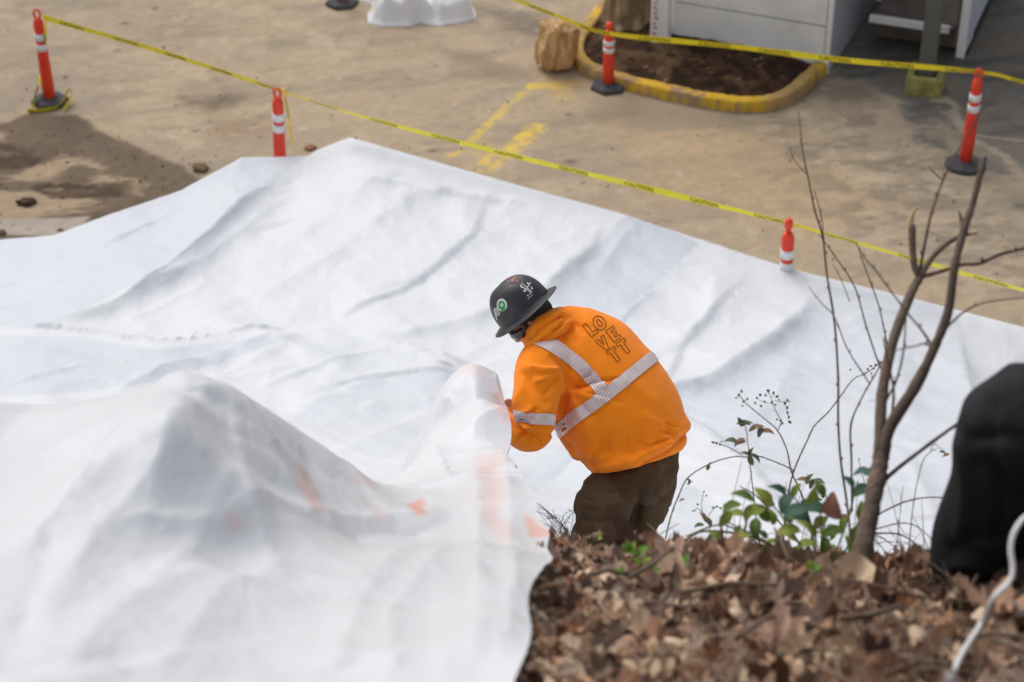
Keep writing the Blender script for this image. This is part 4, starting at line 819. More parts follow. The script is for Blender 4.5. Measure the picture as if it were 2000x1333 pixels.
# reflective stripes laid on the cloth
def stripe_mat(name):
    m = mat(name, (.70, .66, .66), .35, .5); nt = m.node_tree; b = nt.nodes['Principled BSDF']; uv = nt.nodes.new('ShaderNodeAttribute'); uv.attribute_name = 'tint'
    nt.links.new(uv.outputs['Color'], b.inputs['Base Color']); b.inputs['Metallic'].default_value = .0; return m
M_refl = stripe_mat('reflective_tape')
def onto(p, direction, off=.003, maxd=.6):
    h = bvh.ray_cast(p-direction*.3, direction, maxd+.3)
    return (h[0]+h[1]*(off if h[1].dot(direction) < 0 else -off)) if h[0] is not None else None
NEAR_LIMIT = [0.0]
def surf_px(px, py, off=.003):
    d = (P(px, py, 2)-P(px, py, 1)).normalized(); h = bvh.ray_cast(P(px, py, 6), d, 4)
    if h[0] is not None and to_px(np.array(h[0]))[2] < NEAR_LIMIT[0]: return None
    return None if h[0] is None else h[0]+h[1]*(off if h[1].dot(d) < 0 else -off)
def band_px(name, line, w, par, n=70, m=9, off=.0055, ext=None):
    """ribbon laid over the fabric; line in pixels, w full width in pixels"""
    s = smooth_pts(line, 12); p = np.array(s); seg = np.concatenate([[0], np.cumsum(np.hypot(*np.diff(p[:, :2], axis=0).T))]); t = np.linspace(0, seg[-1], n)
    cx = np.interp(t, seg, p[:, 0]); cy = np.interp(t, seg, p[:, 1]); ww = np.interp(t, seg, p[:, 2]) if p.shape[1] > 2 else np.full(n, w); tx = np.gradient(cx); ty = np.gradient(cy); L = np.hypot(tx, ty); nx_, ny_ = -ty/L, tx/L
    v = []; f = []; ok = np.zeros((n, m), bool); uu = []
    for i in range(n):
        for j in range(m):
            o = (j/(m-1)-.5)*ww[i]; q = surf_px(cx[i]+nx_[i]*o, cy[i]+ny_[i]*o, off); ok[i, j] = q is not None; v.append(q if q is not None else Vector((0, 0, 0))); uu.append((t[i], o))
    f = [(i*m+j, i*m+j+1, (i+1)*m+j+1, (i+1)*m+j) for i in range(n-1) for j in range(m-1) if ok[i, j] and ok[i, j+1] and ok[i+1, j+1] and ok[i+1, j]]
    f = [q for q in f if max((v[q[a]]-v[q[a-1]]).length for a in range(4)) < .06]; used = sorted({i for q in f for i in q}); mp = {k: i for i, k in enumerate(used)}
    return [v[k] for k in used], [tuple(mp[k] for k in q) for q in f], [uu[k] for k in used]
def seg_stripes(name, line, w, parent, pitch=4.3, slant=.9, n=420, m=7):
    v, f, uu = band_px(name, line, w, parent, n=n, m=m)
    lab = list(range(len(v)))
    def fd(i):
        while lab[i] != i: lab[i] = lab[lab[i]]; i = lab[i]
        return i
    for q in f:
        for a in q[1:]: lab[fd(a)] = fd(q[0])
    cnt = {}
    for i in range(len(v)): cnt[fd(i)] = cnt.get(fd(i), 0)+1
    big = max(cnt, key=cnt.get); keep = [i for i in range(len(v)) if fd(i) == big]; mp = {k: i for i, k in enumerate(keep)}; f = [tuple(mp[a] for a in q) for q in f if fd(q[0]) == big]; v = [v[i] for i in keep]; uu = [uu[i] for i in keep]
    c = []
    for t, o in uu:
        k = ((t+o*slant) % pitch)/pitch; g = 1 if k < .66 else 0; c.append((.74, .66, .66) if g else (.52, .34, .30))
    me = obj(name, v, f, M_refl, parent, True, True, {'tint': np.array(c)}); return me
NEAR_LIMIT[0] = WT-.20
seg_stripes('reflective_band', [(1300, 678, 23), (1280, 694, 23), (1250, 718, 24), (1215, 747, 24), (1170, 782, 25), (1120, 818, 26), (1092, 841, 27), (1079, 851, 27)], 24, worker)
NEAR_LIMIT[0] = 0
seg_stripes('shoulder_strap', [(1044, 664, 20), (1068, 671, 25), (1095, 686, 26), (1130, 712, 26), (1155, 738, 26), (1174, 760, 26), (1186, 774, 24)], 22, worker)
seg_stripes('sleeve_band', [(990, 802, 20), (1008, 813, 21), (1035, 818, 21), (1062, 819, 22), (1083, 821, 22)], 21, worker)
# lettering on the back: outlined capitals LO / VE / TT
M_let = mat('brown_print', (.20, .07, .01), .8)
GL = {'L': ([[(0, 0), (.62, 0), (.62, .24), (.27, .24), (.27, 1), (0, 1)]]),
      'V': ([[(0, 1), (.27, 1), (.40, .42), (.53, 1), (.80, 1), (.53, 0), (.27, 0)]]),
      'E': ([[(0, 0), (.62, 0), (.62, .22), (.26, .22), (.26, .40), (.55, .40), (.55, .60), (.26, .60), (.26, .78), (.62, .78), (.62, 1), (0, 1)]]),
      'T': ([[(.22, 0), (.49, 0), (.49, .76), (.71, .76), (.71, 1), (0, 1), (0, .76), (.22, .76)]]),
      'O': ([[(.40+.40*cos(a), .5+.5*sin(a)) for a in np.linspace(0, 2*pi, 29)[:-1]], [(.40+.15*cos(a), .5+.25*sin(a)) for a in np.linspace(0, 2*pi, 21)[:-1]]])}
bx_, by_ = np.array((.80, -.60)), np.array((-.60, -.80))    # baseline and upward directions in the picture
def letter(ch, ox, oy, s, sx=1.0):
    v = []; f = []
    for lp in GL[ch]:
        pts = [np.array((ox, oy))+bx_*a*s*sx+by_*b*s for a, b in lp]; dense = []
        for i in range(len(pts)):
            a, b = pts[i], pts[(i+1) % len(pts)]; k = max(2, int(np.linalg.norm(b-a)/3)) if len(pts) < 20 else 1
            dense += [a+(b-a)*j/k for j in range(k)]
        n = len(dense); o = len(v)
        for i in range(n):
            T = dense[(i+1) % n]-dense[i-1]; T /= np.linalg.norm(T)+1e-9; N = np.array((-T[1], T[0]))
            for sd in (-.75, .75):
                q = surf_px(*(dense[i]+N*sd), off=.0025); v.append(q if q is not None else Wp(1190, 650))
        f += [(o+2*i, o+2*i+1, o+(2*((i+1) % n))+1, o+2*((i+1) % n)) for i in range(n)]
    obj('printed_letter', v, f, M_let, worker, False)
S_ = 27
letter('L', 1155, 659, 28); letter('O', 1170, 650, 29, .98)
letter('V', 1178, 689, 27, .95); letter('E', 1199, 669, 27, 1.05)
letter('T', 1200, 711, 28, 1.0); letter('T', 1219, 695, 28, 1.0)
# trim seam line on left shoulder is in the fabric relief; cuff
# hair, temple pieces, hat suspension
v1 = ell(Hc+U_*.022-F_*.014, (F_*.095, R_h*.083, U_*.082)); v2 = chain([(Hc-F_*.075-U_*.0, .035), (Hc-F_*.07-U_*.035, .03)], 12, 3)
fuse('hair', [v1, v2], .007, M_hair, worker, 3, lambda V, N: .004*(fbm(V[:, 0]*90, V[:, 2]*90+V[:, 1]*60, 4, 2)-.5), after=None)
b = MB(); b.tube([Hc+(F_*cos(a)*.108+R_h*sin(a)*.09)-U_*(.022 if abs(sin(a)) < .9 else .018)+(-U_*.02 if cos(a) < 0 else U_*0) for a in np.linspace(2.0, 2*pi-2.0, 20)], .013, 8, True, flat=.4); b.build('hat_strap', M_rubber, worker)
# safety glasses: wrap lens and temples
v = []; f = []
for i in range(25):
    a = R(-72)+R(144)*i/24
    for k, (h_, rr_) in enumerate(((.012, .118), (-.008, .122), (-.03, .117))): v.append(Hc+F_*cos(a)*rr_+R_h*sin(a)*.092+U_*h_)
for i in range(24):
    for k in range(2): f.append((i*3+k, i*3+k+1, i*3+k+4, i*3+k+3))
o = obj('safety_glasses', v, f, M_lens, worker); md = o.modifiers.new('t', 'SOLIDIFY'); md.thickness = .003
b = MB()
for s_ in (-1, 1): b = MB(); b.tube([Hc+F_*.04+R_h*.088*s_-U_*.005, Hc+F_*.0+R_h*.088*s_-U_*.003, Hc-F_*.03+R_h*.086*s_-U_*.012], .0035, 6); b.build('glasses_temple', M_lens, worker)
# hard hat: ribbed dome, rolled full brim
hat = None
HM = Matrix(((F_.x, R_h.x, U_.x), (F_.y, R_h.y, U_.y), (F_.z, R_h.z, U_.z)))
def hat_pt(th, u):
    """u 0..1 dome from crown to base, 1..2 brim"""
    if u <= 1:
        a = u*pi/2; r = .122*sin(a)**.86; z = .148*cos(a)**.82
        ridge_ = .006*math.exp(-(abs(sin(th))*r/.016)**2)*sstep(.05, .4, u)*sstep(1, .75, u)+.004*math.exp(-((abs(sin(th))*r-.045)/.009)**2)*sstep(1., .7, u)
        sx, sy = 1.08, .93; return Vector((r*cos(th)*sx, r*sin(th)*sy, z+float(ridge_)))
    k = u-1; r = .122+.038*k; z = -.010*k+.004*cos(2*th)*k-(.006*k if cos(th) > 0 else 0)*cos(th); return Vector((r*cos(th)*1.06*(1+.02*k), r*sin(th)*.96, z-.004*k*k))
nth = 72; us = list(np.linspace(0.02, 1, 26))+[1.04, 1.15, 1.4, 1.7, 1.93, 2.0]
v = [brimc+HM @ hat_pt(2*pi*k/nth, u) for u in us for k in range(nth)]; m_ = len(us); f = [(i*nth+k, i*nth+(k+1) % nth, (i+1)*nth+(k+1) % nth, (i+1)*nth+k) for i in range(m_-1) for k in range(nth)]+[tuple(range(nth-1, -1, -1))]
hat = obj('hard_hat', v, f, M_hat, worker); md = hat.modifiers.new('t', 'SOLIDIFY'); md.thickness = .0035; md.offset = -1
hb = BVHTree.FromPolygons(v, f)
def hat_px(px, py, off=.0022):
    d = (P(px, py, 2)-P(px, py, 1)).normalized(); h = hb.ray_cast(P(px, py, 7), d, 3); return None if h[0] is None else h[0]+h[1]*(off if h[1].dot(d) < 0 else -off)
def decal(name, pts, m, off=.0022, rings_=3):
    c = np.mean(np.array(pts), axis=0); v = []; f = []; n = len(pts); q = hat_px(*c, off); v.append(q)
    for r in range(1, rings_+1):
        for p in pts: v.append(hat_px(*(c+(np.array(p)-c)*r/rings_), off))
    if any(q is None for q in v): return
    f = [(0, 1+k, 1+(k+1) % n) for k in range(n)]+[(1+r*n+k, 1+(r+1)*n+k, 1+(r+1)*n+(k+1) % n, 1+r*n+(k+1) % n) for r in range(rings_-1) for k in range(n)]
    return obj(name, v, f, m, hat)
def circ(cx, cy, a, b, n=20, rot=0): return [(cx+a*cos(t)*cos(rot)-b*sin(t)*sin(rot), cy+a*cos(t)*sin(rot)+b*sin(t)*cos(rot)) for t in np.linspace(0, 2*pi, n+1)[:-1]]
M_stw = mat('sticker_white', (.62, .62, .58), .5); M_stg = mat('sticker_green', (.05, .30, .12), .5); M_str = mat('sticker_red', (.34, .12, .11), .5); M_stk = mat('sticker_dark', (.02, .02, .02), .5)
decal('round_sticker', circ(981, 596, 10, 12.5, rot=-.2), M_stw); decal('round_sticker_centre', circ(980.5, 596.5, 6.8, 8.6, rot=-.2), M_stg, .003)
decal('sticker_mark', circ(981, 596, 2.6, 3.4, rot=-.2), M_stw, .0036); decal('sticker_mark', circ(984, 605, 4.5, 2.2, rot=-.4), M_stg, .0036)
def bar(p, q, w, m=M_stw, name='sticker_stroke', off=.0026):
    p = np.array(p, float); q = np.array(q, float); t = (q-p)/np.linalg.norm(q-p); n = np.array((-t[1], t[0]))*w/2; k = 6; v = []
    for i in range(k+1):
        c = p+(q-p)*i/k; v += [hat_px(*(c-n), off), hat_px(*(c+n), off)]
    if any(a is None for a in v): return
    obj(name, v, [(2*i, 2*i+1, 2*i+3, 2*i+2) for i in range(k)], m, hat)
for i in range(6): c0 = np.array((964.5, 604.5))+np.array((1.4, 2.35))*0+np.array((.55, 1.0))*0; bar((964+i*2.2*.92-.6*0, 602.5+i*2.0), (964+i*2.2*.92+2.2, 602.5+i*2.0-.4), .1) if False else None
for i in range(5):    # striped flag patch
    a = np.array((965.5, 605.0))+np.array((.95, 3.6))*i*.92; bar(a, a+np.array((9.0, -5.5)), 1.7, M_stw, 'flag_stripe')
bar((966, 605.5), (971.5, 625), 1.6, M_stw, 'flag_stripe')
# crossed tools over small lettering
for p, q, w in (((1018, 560), (1038, 572), 2.2), ((1024, 571), (1036, 553), 2.2), ((1019, 553.5), (1036, 569), 1.6), ((1016.5, 557), (1020, 563.5), 3.2), ((1029, 553), (1034, 557), 3.2), ((1037, 561), (1039.5, 566), 3.0), ((1023, 567), (1026, 571), 3.4)): bar(p, q, w)
for k in range(9):     # rows of worn, unreadable lettering below the tools
    a = np.array((1028.5, 577.5))+np.array((.79, -.61))*(k % 5)*2.9+np.array((.61, .79))*(k//5)*5; bar(a, a+np.array((.9, 3.4)) if k % 2 else a+np.array((2.2, 1.2)), 1.3)
for i in range(8):     # reddish star-shaped emblem, worn
    a = i*pi/4+.2; bar((1002+7*cos(a)*1.25, 548+4.6*sin(a)), (1002+7*cos(a+pi/4)*1.25, 548+4.6*sin(a+pi/4)), .9, M_str)
    bar((1002+7*cos(a)*1.25, 548+4.6*sin(a)), (1002+11*cos(a+pi/8), 548+7*sin(a+pi/8)), .7, M_stw if i % 3 == 0 else M_str)
decal('emblem_centre', circ(1002, 548, 4.5, 3.2), M_str)

# ---------------- person in black at the right, squatting on the bank ----------------
M_black = mat('black_trousers', (.019, .019, .022), .8, .2, bump=.25, bscale=70, var=.2, vscale=9)
M_jacket = mat('black_jacket', (.016, .016, .018), .7, .2, bump=.2, bscale=30)
fA = H(1900, 1172, -.01); fB = Vector((fA.x+.42, fA.y-.05, 0)); fB.z = float(hill_z(fB.x, fB.y))
sitter = thing('person', fA, 'person in loose black trousers squatting at the right edge, one bent knee in view', 'person')
kA, kB = P(1996, 812, 4.48), P(2230, 830, 4.35); hA, hB = P(2330, 990, 4.75), P(2420, 1000, 4.6); chest = P(2330, 620, 4.7); nk = P(2290, 440, 4.65); hc_ = P(2270, 330, 4.6)
parts = []
for k_3, h_, ft in ((kA, hA, fA), (kB, hB, fB)):
    parts.append(chain([(h_, .10), (k_3.lerp(h_, .5), .085), (k_3, .07), (k_3.lerp(ft, .5), .06), (ft+Vector((0, 0, .09)), .045)], 14, 4))
    parts.append(chain([(ft+Vector((0, 0, .05)), .045), (ft+Vector((.02, .10, .02)), .04)], 10, 3))
parts += [chain([(hA.lerp(hB, .5), .16), (chest, .15), (nk, .07)], 18, 4), ell(hc_+Vector((0, 0, .02)), (Vector((.095, 0, 0)), Vector((0, .08, 0)), Vector((0, 0, .115)))), ell(hc_+Vector((-.06, .02, -.06)), (Vector((.05, 0, 0)), Vector((0, .05, 0)), Vector((0, 0, .05)))), chain([(hc_+Vector((-.09, .03, .02)), .01), (hc_+Vector((-.115, .035, -.02)), .014)], 8, 2), chain([(nk, .055), (hc_, .06)], 12, 2)]
for sd, kn in ((0, kA), (1, kB)):
    sh = nk+Vector((.01, .17-.34*sd, -.13)); el = chest+Vector((-.02, .18-.4*sd, -.12)); wr = kn+Vector((.16, .0, .22)); parts.append(chain([(sh, .06), (el, .045), (wr, .028)], 12, 4)); parts += hand(wr, Vector((-.9, .1, -.3)), Vector((0, 0, -1)), 1 if sd else -1)
fuse('body', parts, .009, M_skin, sitter, 3)
def wr_b(V, N):
    px, py, _ = to_px(V); h = .010*(fbm(px*.006+V[:, 1], py*.005, 5, 3)-.5)
    for pl, w, a in (([(1880, 860), (1960, 850), (2050, 880)], 14, -.020), ([(1890, 900), (1950, 930), (2020, 1000)], 14, -.018), ([(1850, 1080), (1900, 1050), (1980, 1060)], 12, -.016), ([(1870, 840), (1890, 960), (1870, 1090)], 14, .012), ([(1940, 760), (1930, 850), (1960, 960), (1950, 1100)], 16, -.014), ([(1835, 1110), (1900, 1100), (1960, 1120)], 10, .014), ([(1990, 720), (2010, 800), (2000, 900)], 14, .012)): h += a*crease(px, py, pl, w)
    return h
tr = []
for k_3, h_, ft in ((kA, hA, fA), (kB, hB, fB)): tr.append(chain([(h_, .15), (k_3.lerp(h_, .5), .135), (k_3+Vector((.0, 0, -.0)), .125), (k_3.lerp(ft, .35), .122), (k_3.lerp(ft, .7)+Vector((-.015, 0, 0)), .120), (ft+Vector((.02, 0, .02)), .112)], 24, 5))
tr.append(chain([(hA, .17), (hB, .17)], 20, 4)); fuse('trousers', tr, .013, M_black, sitter, 5, wr_b)
fuse('jacket', [chain([(hA.lerp(hB, .5)+Vector((0, 0, .06)), .20), (chest, .21), (nk+Vector((0, 0, -.06)), .11)], 22, 5)]+[chain([(nk+Vector((.01, .17-.34*sd, -.13)), .085), (chest+Vector((-.02, .18-.4*sd, -.12)), .07), (kn+Vector((.18, 0, .22)), .045)], 14, 4) for sd, kn in ((0, kA), (1, kB))], .014, M_jacket, sitter, 4)
for ft in (fA, fB): fuse('boot', [chain([(ft+Vector((.02, 0, .12)), .058), (ft+Vector((.01, 0, .05)), .055), (ft+Vector((.02, .10, .02)), .05), (ft+Vector((.03, .15, .0)), .035)], 14, 4)], .012, M_rubber, sitter, 2)
fuse('hair', [ell(hc_+Vector((.02, 0, .045)), (Vector((.10, 0, 0)), Vector((0, .088, 0)), Vector((0, 0, .10))))], .01, M_hair, sitter, 2)
# white cord running down over the leaves
M_cord = mat('white_cord', (.72, .71, .70), .45, .35)
cp = [P(2080, 985, 4.05), P(2012, 1005, 4.0), P(1984, 1034, 3.98), P(1974, 1070, 3.97), P(1978, 1112, 3.96), P(1970, 1138, 3.95), P(1940, 1170, 3.93)]
for a, b_ in ((1914, 1222), (1880, 1275), (1858, 1325), (1846, 1380), (1830, 1500)): q = H(a, b_, .075); cp.append(q)
pts = [Vector(q) for q in smooth_pts([tuple(q) for q in cp], 8)]; b = MB(); b.tube(pts, .0056, 10); o = b.build('cord', M_cord); tag(o, 'white cord hanging beside the black trousers and running down over the leaves', 'cord')

# ---------------- sapling, wands, brambles ----------------
M_bark = mat('brown_bark', (.17, .125, .095), .85, .15, bump=.7, bscale=70, var=.3, vscale=25, stretch=(1, 1, .35))
M_twig = mat('red_brown_twig', (.13, .075, .062), .7, .2, var=.3, vscale=40)
M_cut = mat('fresh_cut_wood', (.55, .40, .20), .8, .15, var=.15, vscale=30)
M_bud = mat('brown_bud', (.20, .12, .07), .7, .2)
M_cane = mat('bramble_cane', (.13, .085, .05), .7, .2, var=.35, vscale=30)
M_gcane = mat('green_cane', (.12, .17, .05), .6, .25, var=.3, vscale=30)
M_berry = mat('dried_black_berry', (.015, .013, .016), .7, .2)
rt = random.Random(11)
def stem(name, pts, parent, m, buds=0, wob=.0, n=7, tip=None):
    """pts: (px, py, t, radius m)"""
    s = smooth_pts([tuple(P(a, b_, t))+(r,) for a, b_, t, r in pts], 6); N = len(s); c = []; rad = []
    for i, q in enumerate(s):
        w = q[3]; j = wob*w; c.append(Vector(q[:3])+Vector((rt.uniform(-j, j), rt.uniform(-j, j), rt.uniform(-j, j)))); rad.append(w*(1+rt.uniform(-.12, .18)*(1 if i % 4 == 0 else .4)))
    b = MB(); b.tube(c, rad, n); o = b.build(name, m, parent)
    for k in range(buds):
        i = min(N-2, int(N*(k+1.2)/(buds+1.2))); d = (c[i+1]-c[i]).normalized(); sd = Vector((rt.choice((-1, 1)), 0, .5)).normalized(); e = (d*.7+sd*.8).normalized(); L = rad[i]*2.2+.006
        b2 = MB(); b2.tube([c[i], c[i]+e*L*.5, c[i]+e*L], [rad[i]*.7+.0008, rad[i]*.75+.0012, .0004], 5); b2.build('bud', M_bud, parent)
    return c, rad
base = H(1681, 1100); t0 = 4.98; base = P(1676, 1128, t0); base.z = float(hill_z(base.x, base.y))
tree = thing('sapling', base-Vector((0, 0, .03)), 'bare forked sapling rising from the leaf litter beside the person in black', 'sapling')
stem('trunk', [(1668, 1150, t0, .031), (1680, 1100, t0, .027), (1694, 1030, t0+.02, .0245), (1708, 960, t0+.04, .0225), (1718, 912, t0+.06, .021), (1722, 885, t0+.07, .019)], tree, M_bark, n=14)
T_ = t0+.07
stem('branch', [(1716, 900, T_, .017), (1719, 860, T_, .0145), (1723, 770, T_+.02, .0135), (1744, 668, T_+.06, .0128), (1780, 572, T_+.1, .0118), (1797, 543, T_+.11, .010)], tree, M_bark, n=10)
stem('branch', [(1722, 905, T_, .017), (1738, 836, T_-.02, .0150), (1786, 758, T_-.06, .0145), (1822, 686, T_-.08, .0125), (1852, 608, T_-.1, .0112), (1864, 524, T_-.12, .0105), (1882, 452, T_-.12, .0100), (1900, 398, T_-.13, .0085), (1915, 340, T_-.14, .008), (1924, 305, T_-.15, .0065)], tree, M_bark, n=10)
T2 = T_+.11
stem('branch', [(1796, 545, T2, .0085), (1785, 515, T2, .009), (1782, 480, T2, .0095), (1781, 440, T2, .0095)], tree, M_bark, n=9)
stem('cut_end', [(1780, 445, T2, .0085), (1779, 430, T2, .007), (1786, 412, T2-.01, .004), (1796, 404, T2-.02, .0015)], tree, M_cut)
stem('branch', [(1796, 545, T2, .009), (1815, 512, T2, .0075), (1840, 484, T2, .007), (1870, 464, T2-.02, .0065), (1896, 456, T2-.03, .006)], tree, M_bark)
stem('cut_end', [(1892, 457, T2-.03, .0062), (1908, 454, T2-.03, .0055)], tree, M_cut)
stem('branch', [(1800, 541, T2, .006), (1840, 530, T2-.02, .0052), (1880, 517, T2-.04, .005), (1912, 515, T2-.05, .0048), (1954, 497, T2-.06, .0044), (2000, 485, T2-.08, .004), (2060, 462, T2-.1, .003)], tree, M_twig, 3)
stem('twig', [(1795, 545, T2, .0045), (1800, 510, T2, .004), (1816, 428, T2+.02, .0036), (1828, 390, T2+.03, .003), (1842, 352, T2+.04, .0027), (1864, 308, T2+.05, .0024), (1906, 236, T2+.06, .0018), (1926, 204, T2+.07, .0014), (1946, 158, T2+.08, .001)], tree, M_twig, 7)
stem('twig', [(1842, 352, T2+.04, .002), (1825, 338, T2+.04, .0016), (1813, 322, T2+.04, .001)], tree, M_twig, 1)
stem('twig', [(1884, 446, T_-.12, .006), (1878, 430, T_-.12, .005), (1873, 410, T_-.12, .002)], tree, M_bark)
stem('twig', [(1834, 664, T_-.09, .0035), (1850, 640, T_-.1, .0028), (1882, 610, T_-.1, .0024), (1918, 593, T_-.12, .0022), (1960, 586, T_-.14, .002), (2010, 580, T_-.15, .0015)], tree, M_twig, 3)
stem('twig', [(1825, 682, T_-.08, .003), (1806, 672, T_-.08, .0025), (1786, 677, T_-.08, .002), (1752, 684, T_-.05, .0015)], tree, M_twig, 3)
stem('twig', [(1826, 684, T_-.08, .0035), (1800, 645, T_-.06, .003), (1774, 614, T_-.02, .0026), (1738, 566, T_, .0022), (1710, 528, T_, .002), (1690, 506, T_, .0016), (1672, 474, T_, .0012)], tree, M_twig, 5)
stem('twig', [(1732, 780, T_, .0034), (1750, 745, T_, .003), (1764, 690, T_, .0026), (1770, 620, T_, .0018)], tree, M_twig, 2)
stem('twig', [(1742, 815, T_, .004), (1745, 760, T_, .0032), (1732, 700, T_, .0028), (1726, 660, T_, .0022)], tree, M_twig, 2)
stem('branch', [(1712, 952, T_, .0075), (1750, 918, T_, .0055), (1786, 890, T_-.02, .005), (1834, 854, T_-.04, .0045), (1880, 822, T_-.06, .004), (1920, 798, T_-.08, .003)], tree, M_twig, 1)
def plant(name, base_px, dt, label, cat):
    h = H(*base_px); return thing(name, h, label, cat)
W = 5.75
wand = thing('tall_wand', (P(1650, 960, W).x, P(1650, 960, W).y, float(hill_z(P(1650, 960, W).x, P(1650, 960, W).y))), 'thin bare budded wands rising just left of the sapling', 'bare shrub')
stem('twig', [(1668, 1120, W-.3, .004), (1655, 990, W, .0036), (1642, 900, W, .0034), (1637, 820, W, .0034), (1637, 740, W, .0033), (1630, 632, W, .0031), (1615, 536, W, .003), (1607, 464, W, .0028), (1591, 410, W, .0026), (1579, 350, W, .0022), (1567, 290, W, .0018), (1560, 218, W, .001)], wand, M_twig, 11)
stem('twig', [(1577, 342, W, .0015), (1552, 314, W, .0012), (1540, 278, W, .0008)], wand, M_twig, 1)
stem('twig', [(1609, 470, W, .002), (1604, 422, W+.03, .0018), (1591, 374, W+.03, .0012)], wand, M_twig, 1)
stem('twig', [(1664, 1000, W, .003), (1663, 900, W, .003), (1662, 830, W, .0028), (1684, 776, W, .0024), (1708, 734, W, .002), (1723, 706, W, .0014)], wand, M_twig, 3)
stem('twig', [(1700, 752, W, .002), (1684, 728, W, .002), (1654, 680, W, .0018), (1630, 620, W, .0016), (1604, 592, W, .0012), (1579, 560, W, .0009)], wand, M_twig, 5)
stem('twig', [(1730, 740, W+.05, .0026), (1714, 704, W+.05, .0025), (1690, 632, W+.05, .0023), (1669, 560, W+.05, .002), (1630, 500, W+.05, .0018), (1600, 458, W+.05, .0014)], wand, M_twig, 5)
stem('twig', [(1740, 715, W+.08, .0024), (1726, 640, W+.08, .0022), (1714, 590, W+.08, .002), (1690, 524, W+.08, .0016), (1674, 478, W+.08, .001)], wand, M_twig, 4)
stem('twig', [(1660, 590, W+.05, .0014), (1640, 540, W+.05, .0011), (1626, 516, W+.05, .0008)], wand, M_twig, 1)
# leaf meshes
M_leaf = mat('green_leaf', rough=.68, spec=.3, attr='tint', var=.15, vscale=60)
for mm in (M_leaf,):
    nt = mm.node_tree; b0 = nt.nodes['Principled BSDF']; o0 = nt.nodes['Material Output']; tl = nt.nodes.new('ShaderNodeBsdfTranslucent'); mx = nt.nodes.new('ShaderNodeMixShader'); mx.inputs[0].default_value = .25
    at_ = [n for n in nt.nodes if n.type == 'ATTRIBUTE'][0]; nt.links.new(at_.outputs['Color'], tl.inputs[0]); nt.links.new(b0.outputs[0], mx.inputs[1]); nt.links.new(tl.outputs[0], mx.inputs[2]); nt.links.new(mx.outputs[0], o0.inputs[0])
def oval_leaf(col, seed, w=.45, serr=.05):
    r = random.Random(seed); n = 14; v = []; f = []
    for i in range(n+1):
        u = i/n; hw = w*.5*math.sin(pi*u**.8)**.8*(1+serr*(1 if i % 2 else -1)) if 0 < u < 1 else 0; arch = .22*math.sin(u*pi*.9)-.12*u
        for k in (-1, -.5, 0, .5, 1): v.append((k*hw, u, arch+.18*abs(k)*hw+r.uniform(-.01, .01)))
    for i in range(n):
        for k in range(4): f.append((i*5+k, i*5+k+1, i*5+k+6, i*5+k+5))
    c = np.zeros((len(v), 3))+np.array(col); c *= np.array([1.15 if i % 5 == 2 else 1-.08*r.random() for i in range(len(v))])[:, None]; return v, f, c
def leaf_obj(variants, name, loc, dirn, normal, size, parent):
    me = rt.choice(variants); o = bpy.data.objects.new(name, me); C.objects.link(o); y = dirn.normalized(); z = (normal-y*normal.dot(y)).normalized(); x = y.cross(z)
    o.matrix_world = Matrix.Translation(loc-(root_loc(parent) if parent else Vector())) @ Matrix(((x.x, y.x, z.x), (x.y, y.y, z.y), (x.z, y.z, z.z))).to_4x4() @ Matrix.Scale(size, 4)
    if parent: o.parent = parent
    return o
def mesh_variants(gen, cols, nm):
    out = []
    for i, c in enumerate(cols):
        v, f, cc = gen(c, i); o = obj(nm, v, f, M_leaf, attrs={'tint': cc}); out.append(o.data); bpy.data.objects.remove(o)
    return out
GV = mesh_variants(lambda c, i: oval_leaf(c, i, .52), [lin(*c) for c in ((108, 130, 50), (128, 146, 60), (86, 112, 48), (150, 160, 74), (98, 120, 44))], 'leaf')
BV = mesh_variants(lambda c, i: oval_leaf(c, i, .6), [lin(*c) for c in ((64, 96, 76), (76, 108, 90), (52, 84, 62))], 'leaf')
RV = mesh_variants(lambda c, i: oval_leaf(c, i, .5, .12), [lin(*c) for c in ((96, 108, 82), (112, 118, 92), (140, 110, 84), (88, 100, 66))], 'leaf')
BR = mesh_variants(lambda c, i: oval_leaf(c, i, .7), [lin(*c) for c in ((150, 110, 92), (128, 92, 72))], 'leaf')
L = 5.3
sh = plant('leafy_shrub', (1600, 1085), 0, 'low leafy green shrub at the foot of the sapling, edge of the leaf litter', 'shrub')
for pl in ([(1590, 1110), (1560, 1060), (1520, 1000), (1480, 960)], [(1600, 1110), (1590, 1040), (1565, 990), (1530, 950)], [(1610, 1110), (1605, 1040), (1600, 980), (1590, 950)], [(1620, 1110), (1640, 1060), (1660, 1000), (1675, 940)], [(1580, 1110), (1500, 1060), (1440, 1030), (1405, 1010)], [(1630, 1110), (1660, 1060), (1680, 1010)], [(1600, 1110), (1560, 1085), (1520, 1075)]):
    stem('stalk', [(a, b_, L, .003-.0004*i) for i, (a, b_) in enumerate(pl)], sh, M_gcane)
